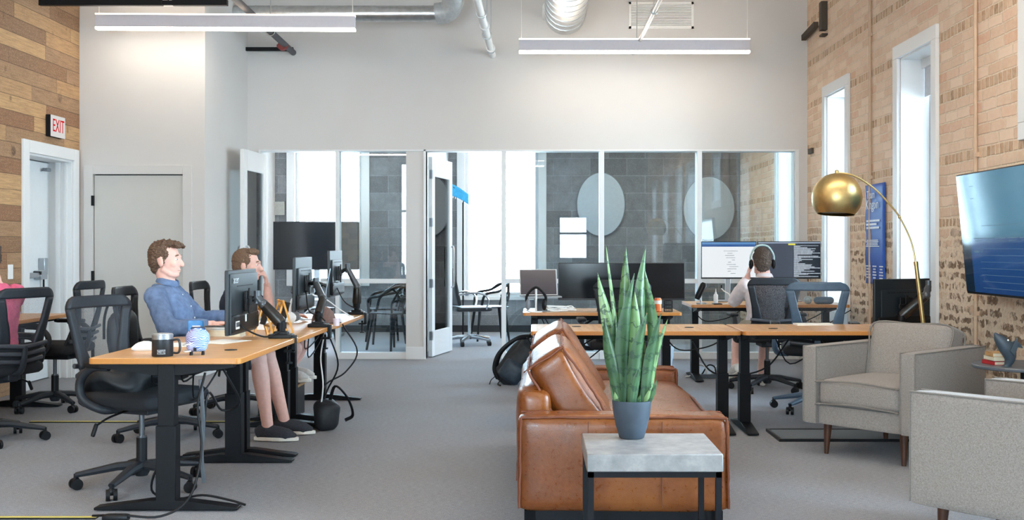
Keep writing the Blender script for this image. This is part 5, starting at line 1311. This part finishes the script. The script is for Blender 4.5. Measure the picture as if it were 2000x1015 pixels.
def limb(m, pts, r, n=14, k=5):
    m.tube(catmull(pts, k), r, n)
    for p, q in ((pts[0], r[0]), (pts[-1], r[-1])): m.ell(p, q, 12, 8)

def person(label, loc, rz, head_c, sh_z, hip_z, lean, arms, legs, skin, hair, top, bottom, shoes, sleeve=1.0, short=True, collar=True, hs=1.0, hair_style='quiff', yaw=0.0, voxel=.0065, group=None, shoe_col='2b2d33', socks=False):
    """local frame: x forward, y left, z up, origin on the floor below the hips"""
    HM = Matrix.Translation(head_c) @ Matrix.Rotation(yaw, 4, 'Z') @ Matrix.Scale(hs, 4)
    hx, hy, hz = head_c
    # ---- body
    m = MB(); bx = lean
    def spine(z):
        f = (z - hip_z) / (sh_z - hip_z); return bx * f
    tor = [(.03, .125, .170), (.13, .115, .163), (.30, .108, .150), (.55, .114, .160), (.76, .118, .172), (.92, .098, .165), (1.02, .070, .115), (1.10, .054, .064)]
    rings = [((spine(hip_z + (sh_z - hip_z) * f) - .01, 0, hip_z + (sh_z - hip_z) * f), a, b) for f, a, b in tor]
    m.loft(rings, 24); m.ell((0, 0, hip_z + .01), (.135, .175, .09))
    nb = Vector((spine(sh_z), 0, sh_z + .03)); m.tube(catmull([nb - Vector((0, 0, .05)), nb + Vector((0, 0, .03)), Vector((hx - .02, hy * .8, hz - .06))], 4), [.062, .056, .054], 16)
    sh = {}
    for s, A in zip((-1, 1), arms):
        S = Vector((spine(sh_z) - .01, s * .178, sh_z - .035)); sh[s] = S
        E, W_ = Vector(A['elbow']), Vector(A['wrist'])
        m.ell(S, (.06, .06, .06)); m.tube([S, S.lerp(E, .35), S.lerp(E, .75), E], [.056, .052, .044, .040], 14); m.ell(E, .040, 12, 8)
        m.tube([E, E.lerp(W_, .3), E.lerp(W_, .75), W_], [.040, .043, .034, .027], 14)
        hand(m, W_, A.get('dir', W_ - E), A.get('palm', (0, 0, -1)), A.get('thumb', s), A.get('curl', 25))
    for s, G in zip((-1, 1), legs):
        Hh = Vector((.02, s * .095, hip_z)); K, An = Vector(G['knee']), Vector(G['ankle']); td = Vector(G.get('toe', (1, s * .12, 0))).normalized()
        m.tube([Hh, Hh.lerp(K, .3), Hh.lerp(K, .7), K], [.092, .086, .068, .056], 16); m.ell(K, .057, 14, 10)
        m.tube([K, K.lerp(An, .28), K.lerp(An, .7), An], [.053, .056, .042, .036], 16)
        m.tube(catmull([An + Vector((0, 0, .01)), An + Vector((0, 0, -.035)) - td * .02, An - Vector((0, 0, .045)) + td * .09, An - Vector((0, 0, .055)) + td * .17], 3), [.036, .038, .036, .026], 12)
    # ---- head
    m.T = HM
    m.ell((-.012, 0, .022), (.096, .076, .098), 26, 18); m.ell((.030, 0, -.045), (.060, .058, .080), 22, 14); m.ell((.048, 0, -.01), (.048, .055, .055), 18, 12)
    m.ell((.070, 0, -.100), (.020, .026, .019), 12, 8); m.tube([(-.01, .05, -.06), (.04, .042, -.095), (.07, .012, -.105)], [.02, .018, .018], 10); m.tube([(-.01, -.05, -.06), (.04, -.042, -.095), (.07, -.012, -.105)], [.02, .018, .018], 10)
    m.tube([(.088, 0, .012), (.099, 0, -.012), (.112, 0, -.036)], [.009, .011, .014], 10); m.ell((.107, 0, -.040), (.016, .017, .010), 10, 8)
    m.tube([(.084, -.035, .022), (.091, 0, .020), (.084, .035, .022)], [.011, .012, .011], 8)
    m.tube([(.081, -.020, -.067), (.0935, 0, -.066), (.081, .020, -.067)], [.005, .0075, .005], 8); m.tube([(.079, -.018, -.077), (.0915, 0, -.077), (.079, .018, -.077)], [.005, .008, .005], 8)
    for s in (-1, 1):
        m.ell((.058, s * .04, -.03), (.026, .020, .024), 12, 8)
        m.ell((-.008, s * .079, -.018), (.022, .010, .033), 14, 10, Matrix.Rotation(R(s * 18), 4, 'Z') @ Matrix.Rotation(R(-12), 4, 'Y'))
    m.T = Matrix()
    o = m.build('person', skin, remesh=voxel, smooth=3); o.location = loc; o.rotation_euler = (0, 0, rz); tag(o, label, 'person', group)
    # ---- face
    for s in (-1, 1):
        m = MB(); m.T = HM; m.ell((.0775, s * .031, .000), (.010, .0120, .0060), 12, 8); e_ = m.build('eye', M('eye_white', 'e8e2de', .25), o)
        m = MB(); m.T = HM; m.ell((.0835, s * .031, .000), (.0052, .006, .0055), 10, 6); m.build('iris', M('dark_iris', '2b2320', .2), e_)
        m = MB(); m.T = HM; m.tube(catmull([(.088, s * .014, .023), (.0905, s * .03, .028), (.080, s * .049, .022)], 4), [.004, .0045, .003], 6); m.build('eyebrow', hair, o)
    m = MB(); m.T = HM; m.tube(catmull([(.080, -.021, -.072), (.0955, 0, -.0715), (.080, .021, -.072)], 4), .0028, 6); m.build('lips', M('lip_colour', 'b5736a', .5), o)
    # ---- hair
    m = MB(); m.T = HM
    m.ell((-.024, 0, .036), (.093, .0795, .092), 26, 18); m.ell((-.050, 0, -.005), (.064, .0775, .078), 22, 14); m.ell((-.058, 0, -.05), (.040, .060, .050), 16, 10)
    m.ell((.035, 0, .098), (.055, .062, .028), 16, 10)
    if hair_style == 'quiff':
        random.seed(4)
        for k in range(70):
            a, b = random.uniform(-.075, .10), random.uniform(-.062, .062)
            z = .112 - (a - .01) ** 2 * 4 - b * b * 5
            m.ell((a, b, z + random.uniform(-.002, .016)), (random.uniform(.008, .014), .009, random.uniform(.010, .020)), 7, 5)
        for k in range(9): m.ell((.085 + .012 * math.sin(k), -.05 + k * .0125, .090 + .006 * math.cos(k * 2)), (.018, .012, .013), 7, 5)
    for s in (-1, 1): m.ell((.012, s * .068, .034), (.028, .0125, .034), 12, 8); m.ell((.010, s * .0735, -.006), (.008, .006, .022), 10, 7)
    m.build('hair', hair, o, remesh=.004, smooth=1, disp=.014, dsc=.010)
    # ---- clothes
    m = MB(); e = .016
    m.loft([(c, a + e, b + e) for c, a, b in rings[:-1]] + [(rings[-1][0], .066, .074)], 26)
    if not short: pass
    for s, A in zip((-1, 1), arms):
        S = sh[s]; E, W_ = Vector(A['elbow']), Vector(A['wrist']); m.ell(S, (.074, .070, .070))
        if sleeve >= 1:
            m.tube([S, S.lerp(E, .4), S.lerp(E, .8), E], [.070, .066, .060, .057], 14); m.ell(E, .057, 12, 8)
            m.tube([E, E.lerp(W_, .3), E.lerp(W_, .75), E.lerp(W_, .97)], [.057, .056, .047, .036], 14)
        else:
            m.tube([S, S.lerp(E, .35), S.lerp(E, sleeve)], [.071, .067, .066], 14)
    sh_o = m.build('shirt', top, o, remesh=.010, smooth=4, disp=.016, dsc=.055)
    if collar:
        m = MB(); c = nb + Vector((.006, 0, .028)); P = [c + Vector((math.cos(a) * .066 + .004, math.sin(a) * .068, -.016 * math.cos(a))) for a in [R(14 + 332 * i / 22) for i in range(23)]]
        m.tube(P, .021, 8, flat=.3, up=(1, 0, 0)); m.build('collar', top, sh_o)
        m = MB()
        for k in range(5): z = sh_z - .03 - k * .075; m.ell((spine(z) + .118 + (.012 if k else -.02), -.005, z), (.004, .006, .006), 8, 6)
        m.build('button', M('shirt_button', 'e3e6ea', .4), sh_o)
    m = MB(); m.ell((-.005, 0, hip_z + .02), (.150, .192, .10), 22, 14)
    for s, G in zip((-1, 1), legs):
        Hh = Vector((.02, s * .095, hip_z)); K, An = Vector(G['knee']), Vector(G['ankle']); m.tube([Hh, Hh.lerp(K, .4), Hh.lerp(K, .75), Hh.lerp(K, .93 if short else 1.0)], [.108, .098, .086, .078 if short else .072], 16)
        if not short: m.ell(K, .071); m.tube([K, K.lerp(An, .4), K.lerp(An, .93)], [.070, .066, .056], 16)
    m.build('shorts' if short else 'trousers', bottom, o, remesh=.011, smooth=4, disp=.012, dsc=.06)
    for s, G in zip((-1, 1), legs):
        An = Vector(G['ankle']); td = Vector(G.get('toe', (1, s * .12, 0))).normalized(); sd = Vector((-td.y, td.x, 0)); pit = td.z
        base = An - Vector((0, 0, .080)); m = MB()
        m.tube(catmull([base - td * .075 + Vector((0, 0, .045)), base - td * .03 + Vector((0, 0, .058)), base + td * .06 + Vector((0, 0, .048)), base + td * .13 + Vector((0, 0, .032)), base + td * .185 + Vector((0, 0, .022))], 4), [.036, .046, .047, .046, .022], 14)
        m.tube([An - td * .008 + Vector((0, 0, -.045)), An - td * .008 + Vector((0, 0, .002))], [.048, .046], 14)
        so = m.build('shoe', shoes, o, remesh=.006, smooth=3)
        m = MB(); n = 20
        poly = []
        for i in range(n):
            a = 2 * PI * i / n; f = math.cos(a); w = .048 if f > -.3 else .040
            c = base + td * (.055 + .150 * f) + sd * (w * math.sin(a)); poly.append(c)
        m.add([p - Vector((0, 0, 0)) for p in poly] + [p + Vector((0, 0, .024)) for p in poly], [tuple(range(n - 1, -1, -1)), tuple(range(n, 2 * n))] + [(i, (i + 1) % n, (i + 1) % n + n, i + n) for i in range(n)])
        m.build('sole', M('cream_sole', 'e4ddd2', .6), so, bevel=.004)
        m = MB()
        for k in range(4): c = base + td * (.035 + .022 * k) + Vector((0, 0, .096 - .010 * k)); m.tube([c - sd * .026 - Vector((0, 0, .010)), c + Vector((0, 0, .004)), c + sd * .026 - Vector((0, 0, .010))], .003, 6)
        m.build('laces', M('dark_lace', '3c3e45', .8), so)
        if socks: m = MB(); m.tube([An + Vector((0, 0, -.01)), An + Vector((0, 0, .05))], [.045, .043], 14); m.build('sock', M('white_sock', 'e6e3e0', .9), o)
    return o
HAIR_B = M('brown_hair', '5d4636', .75, var=.5, scale=120, bump=.5, bscale=160)
HAIR_L = M('short_light_brown_hair', '6f5644', .8, var=.35, scale=160, bump=.4, bscale=220)
HAIR_D = M('short_dark_hair', '4d3f36', .8, var=.35, scale=160, bump=.4, bscale=220)
DENIM = M('blue_chambray', '667c9f', .85, var=.22, scale=26, bump=.25, bscale=300)
NAVY = M('heather_navy_jersey', '343e52', .9, var=.2, scale=150)
PALE = M('pale_pink_oxford_cloth', 'e0d3d3', .85, var=.06, scale=30)
PINK = M('pink_jersey', 'd4607e', .85, var=.1, scale=30)
KHAKI = M('khaki_cotton', 'b7ab98', .9, var=.08, scale=60)
DKSH = M('dark_shorts', '2c2e35', .9, var=.15, scale=80)
SNEAK = M('dark_wool_sneaker', '34353b', .95, var=.3, scale=180)
WSHOE = M('pale_canvas_shoe', 'cfc9c2', .8, var=.1, scale=80)
MAN_BLUE = person('man in a blue button-down shirt seated at the left desks, profile to the right', (-2.30, 7.26, 0), 0, (-.135, .0, 1.178), .975, .565, -.13,
    [dict(elbow=(-.03, -.265, .735), wrist=(.215, -.20, .762), curl=14), dict(elbow=(.03, .245, .765), wrist=(.32, .10, .80), dir=(1, -.12, -.10), curl=16)],
    [dict(knee=(.50, -.10, .535), ankle=(.565, -.11, .085), toe=(1, -.08, 0)), dict(knee=(.51, .10, .535), ankle=(.62, .13, .085), toe=(1, .05, 0))],
    SKIN, HAIR_B, DENIM, DKSH, SNEAK, hs=1.0)
MAN_NAVY = person('man in a navy T-shirt resting his hand at his mouth, behind the logo monitor', (-2.26, 8.36, 0), 0, (.075, .0, 1.125), .935, .555, .02,
    [dict(elbow=(.20, -.25, .755), wrist=(.40, -.13, .755), curl=16), dict(elbow=(.20, .17, .765), wrist=(.205, .085, .955), dir=(-.05, -.35, 1), palm=(-1, -.3, .1), thumb=-1, curl=38)],
    [dict(knee=(.46, -.11, .50), ankle=(.38, -.11, .33), toe=(1, 0, 0)), dict(knee=(.46, .11, .50), ankle=(.38, .09, .33), toe=(1, 0, 0))],
    SKIN, HAIR_L, NAVY, KHAKI, WSHOE, sleeve=.70, collar=False, hair_style='short')
MAN_WHITE = person('man in a pale shirt seen from behind wearing headphones, at the two lit monitors', (2.05, 9.78, 0), R(90), (.075, .02, 1.135), .945, .56, .05,
    [dict(elbow=(.25, -.27, .77), wrist=(.45, -.17, .762), curl=14), dict(elbow=(.20, .245, .775), wrist=(.175, .13, .985), dir=(.05, -.22, 1), palm=(-.2, -1, .1), thumb=-1, curl=34)],
    [dict(knee=(.45, -.10, .50), ankle=(.30, -.02, .085), toe=(1, 0, 0)), dict(knee=(.40, .17, .45), ankle=(.02, .27, .19), toe=(.75, .2, -.45))],
    SKIN, HAIR_D, PALE, KHAKI, WSHOE, hair_style='short')
m = MB(); HM_ = Matrix.Translation((.06, .02, 1.135)); m.T = HM_
m.curve([(-.0, -.10, -.02), (-.0, -.104, .05), (-.0, -.06, .125), (0, 0, .145), (0, .06, .125), (0, .104, .05), (0, .10, -.02)], .009, 8, 6, flat=1.6, up=(1, 0, 0)); 
t = thing('headphones', 'over-ear headphones worn by the man at the two lit monitors', 'headphones', (2.05, 9.78, 0), R(90)); m.build('headband', M('pale_teal_band', 'b9cfcb', .4), t)
for s in (-1, 1): m = MB(); m.T = HM_; m.ell((0, s * .10, -.025), (.036, .020, .045), 16, 12); m.build('ear_cup', BLACK, t)
person('person in a pink top at the far left edge, turned to the plank wall', (-3.52, 7.12, 0), R(160), (.06, 0, 1.20), .985, .565, -.01,
    [dict(elbow=(.16, -.25, .775), wrist=(.40, -.16, .785), curl=14), dict(elbow=(.16, .25, .775), wrist=(.40, .16, .785), curl=14)],
    [dict(knee=(.47, -.11, .51), ankle=(.50, -.11, .085)), dict(knee=(.47, .11, .51), ankle=(.50, .11, .085))],
    SKIN, HAIR_D, PINK, DKSH, SNEAK, sleeve=.7, short=False, collar=False, hair_style='short', voxel=.009)

# ---------------------------------------------------------------- inside the meeting rooms
def cafe_chair(label, loc, rz):
    t = thing('wire_chair', label, 'chair', loc, rz, 'black wire-backed chairs in the meeting rooms'); B_ = BLACK
    m = MB(); m.soft((0, 0, .455), (.44, .44, .022), .01, n=6); m.build('seat', B_, t)
    for sx_ in (-1, 1):
        for sy in (-1, 1): m = MB(); m.tube([(sx_ * .17, sy * .17, .45), (sx_ * .22, sy * .23, 0)], [.022, .014], 10); m.build('leg', B_, t)
    m = MB(); m.curve([(.17, -.24, .46), (.12, -.28, .63), (-.08, -.28, .68), (-.23, -.16, .78), (-.25, 0, .80), (-.23, .16, .78), (-.08, .28, .68), (.12, .28, .63), (.17, .24, .46)], .018, 8, 6)
    m.curve([(-.18, -.18, .46), (-.22, -.20, .60), (-.25, -.06, .80)], .014, 8, 6); m.curve([(-.18, .18, .46), (-.22, .20, .60), (-.25, .06, .80)], .014, 8, 6); m.curve([(-.20, 0, .46), (-.23, -.08, .62), (-.20, -.20, .76), (-.08, -.28, .68)], .014, 8, 6); m.curve([(-.20, 0, .46), (-.23, .08, .62), (-.20, .20, .76), (-.08, .28, .68)], .014, 8, 6)
    m.curve([(-.21, -.2, .60), (-.24, 0, .64), (-.21, .2, .60)], .014, 8, 6); m.build('wire_back', B_, t)
    return t
cafe_chair('black wire-backed chair behind the glass, its legs right of the far left monitor', (-1.98, 14.6, 0), R(200))
cafe_chair('black wire-backed chair behind the glass, rightmost in the left meeting room', (-1.76, 13.6, 0), R(140))
cafe_chair('black wire-backed chair seen through the open doorway below the large dark screen', (-2.95, 14.7, 0), R(-60))
cafe_chair('black wire-backed chair beside the chrome-based chair in the right meeting room', (-.62, 15.05, 0), R(195))
t = thing('conference_chair', 'black ribbed office chair with a chrome base inside the right meeting room', 'office chair', (-.85, 14.3, 0), R(20))
m = MB()
for k in range(5): a = R(72 * k + 20); d_ = Vector((math.cos(a), math.sin(a), 0)); m.tube([Vector((0, 0, .11)), d_ * .15 + Vector((0, 0, .10)), d_ * .31 + Vector((0, 0, .075))], [.028, .026, .018], 8)
m.build('star_base', CHROME, t)
for k in range(5): a = R(72 * k + 20); m = MB(); m.rod((.31 * math.cos(a) - .02, .31 * math.sin(a), .03), (.31 * math.cos(a) + .02, .31 * math.sin(a), .03), .03); m.build('caster', BLACK, t)
m = MB(); m.rod((0, 0, .1), (0, 0, .44), .022); m.build('gas_lift', CHROME, t); m = MB(); m.soft((0, 0, .47), (.48, .48, .06), .028, n=8); m.build('seat', M('black_ribbed_leather', '202326', .4), t)
m = MB(); m.soft((-.24, 0, .76), (.05, .46, .50), .022, n=8, ry=R(-12)); m.build('backrest', M('black_ribbed_leather', '202326'), t)
for s in (-1, 1): m = MB(); m.curve([(.15, s * .25, .47), (.17, s * .27, .60), (.05, s * .27, .68), (-.22, s * .25, .66)], .013, 8, 6); m.build('armrest', CHROME, t)
t = thing('television', 'dark switched-off screen on a stand in the left meeting room', 'television', (-3.10, 15.6, 0)); m = MB(); m.box((0, 0, 1.29), (1.21, .05, .68)); m.build('casing', BLACK, t, bevel=.005); m = MB(); m.box((0, -.026, 1.29), (1.18, .003, .65)); m.build('screen', SCREEN_OFF, t); m = MB(); m.box((0, .06, .65), (.08, .05, 1.3)); m.box((0, .02, .02), (.7, .5, .04)); m.build('stand', ALU, t)
t = thing('flag_pole', 'slim black pole standing inside the right meeting room doorway', 'pole', (-1.02, 15.6, 0)); m = MB(); m.rod((0, 0, .02), (0, 0, 2.02), .012); m.build('pole', BLACK, t); m = MB(); m.lathe([(0, 0), (.16, 0), (.16, .015), (0, .03)], n=24, cap=False); m.build('base', BLACK, t)
t = thing('pennant', 'bright blue cloth with a pale fringe hanging on the black pole', 'pennant', (-1.02, 15.57, 0)); m = MB(); vs, fs = [], []
for i in range(9):
    for j in range(7): u, v = i / 8, j / 6; vs.append((-.19 + .27 * u + .0, -.02 + .02 * math.sin(u * 7), 2.19 - .16 * u ** 1.4 - (.17 - .03 * u) * v - .02))
for i in range(8):
    for j in range(6): fs.append((i * 7 + j, i * 7 + j + 1, (i + 1) * 7 + j + 1, (i + 1) * 7 + j))
m.add(vs, fs); m.build('cloth', M('sky_blue_felt', '3fa0d0', .9, var=.1), t, solid=.006)
m = MB()
for i in range(8): u = (i + .5) / 8; m.box((-.19 + .27 * u, -.02 + .02 * math.sin(u * 7), 2.17 - .16 * u ** 1.4 - (.17 - .03 * u) - .012), (.008, .008, .03))
m.build('fringe', WHITEP, t)
m = MB(); m.rod((-.21, .0, 2.175), (.05, 0, 1.97), .006); m.build('crossbar', BLACK, t)
for cx_, cz_, w, h, lb in ((.985, 1.91, .36, .475, 'pale oval panel on the far wall of the right meeting room, behind the second glass'), (2.60, 1.85, .385, .475, 'pale oval panel on the far wall of the right meeting room, nearest the brick')):
    t = thing('wall_panel', lb, 'wall panel', (cx_, YE - .03, cz_), 0, 'pale oval wall panels'); m = MB()
    m.lathe([(0, 0), (.97, 0), (1, .006), (1, .03), (0, .03)], n=56, cap=False); m.v = [Vector((p.x * w, p.z - .015, p.y * h)) for p in m.v]; m.build('panel', M('pale_blue_felt', 'b9c4cb', .9, var=.03), t)
    m = MB(); m.tube([(w * math.cos(a), -.012, h * math.sin(a)) for a in [i * PI / 32 for i in range(64)]], .006, 6, True); m.build('rim', GREYP, t)
t = thing('whiteboard', 'small framed paper on the block wall behind the open glazed door', 'notice', (-3.86, YE - .02, 1.85)); m = MB(); m.box((0, 0, 0), (.22, .02, .20)); m.build('sheet', M('pale_notice', 'a9aaa4', .7), t)
# roller blind in the tall window, and a sheer curtain in the meeting room
t = thing('roller_blind', 'short pale roller blind at the top of the tall window behind the brass lamp', 'blind', (XR + .20, 8.875, 0)); m = MB(); m.span((-.03, -.38, 2.76), (.03, .38, 2.84)); m.build('cassette', TRIM, t, bevel=.006); m = MB(); m.span((-.003, -.37, 2.52), (.003, .37, 2.77)); m.build('fabric', M('grey_blind_fabric', 'c9ccd2', .8, var=.06, scale=30), t)
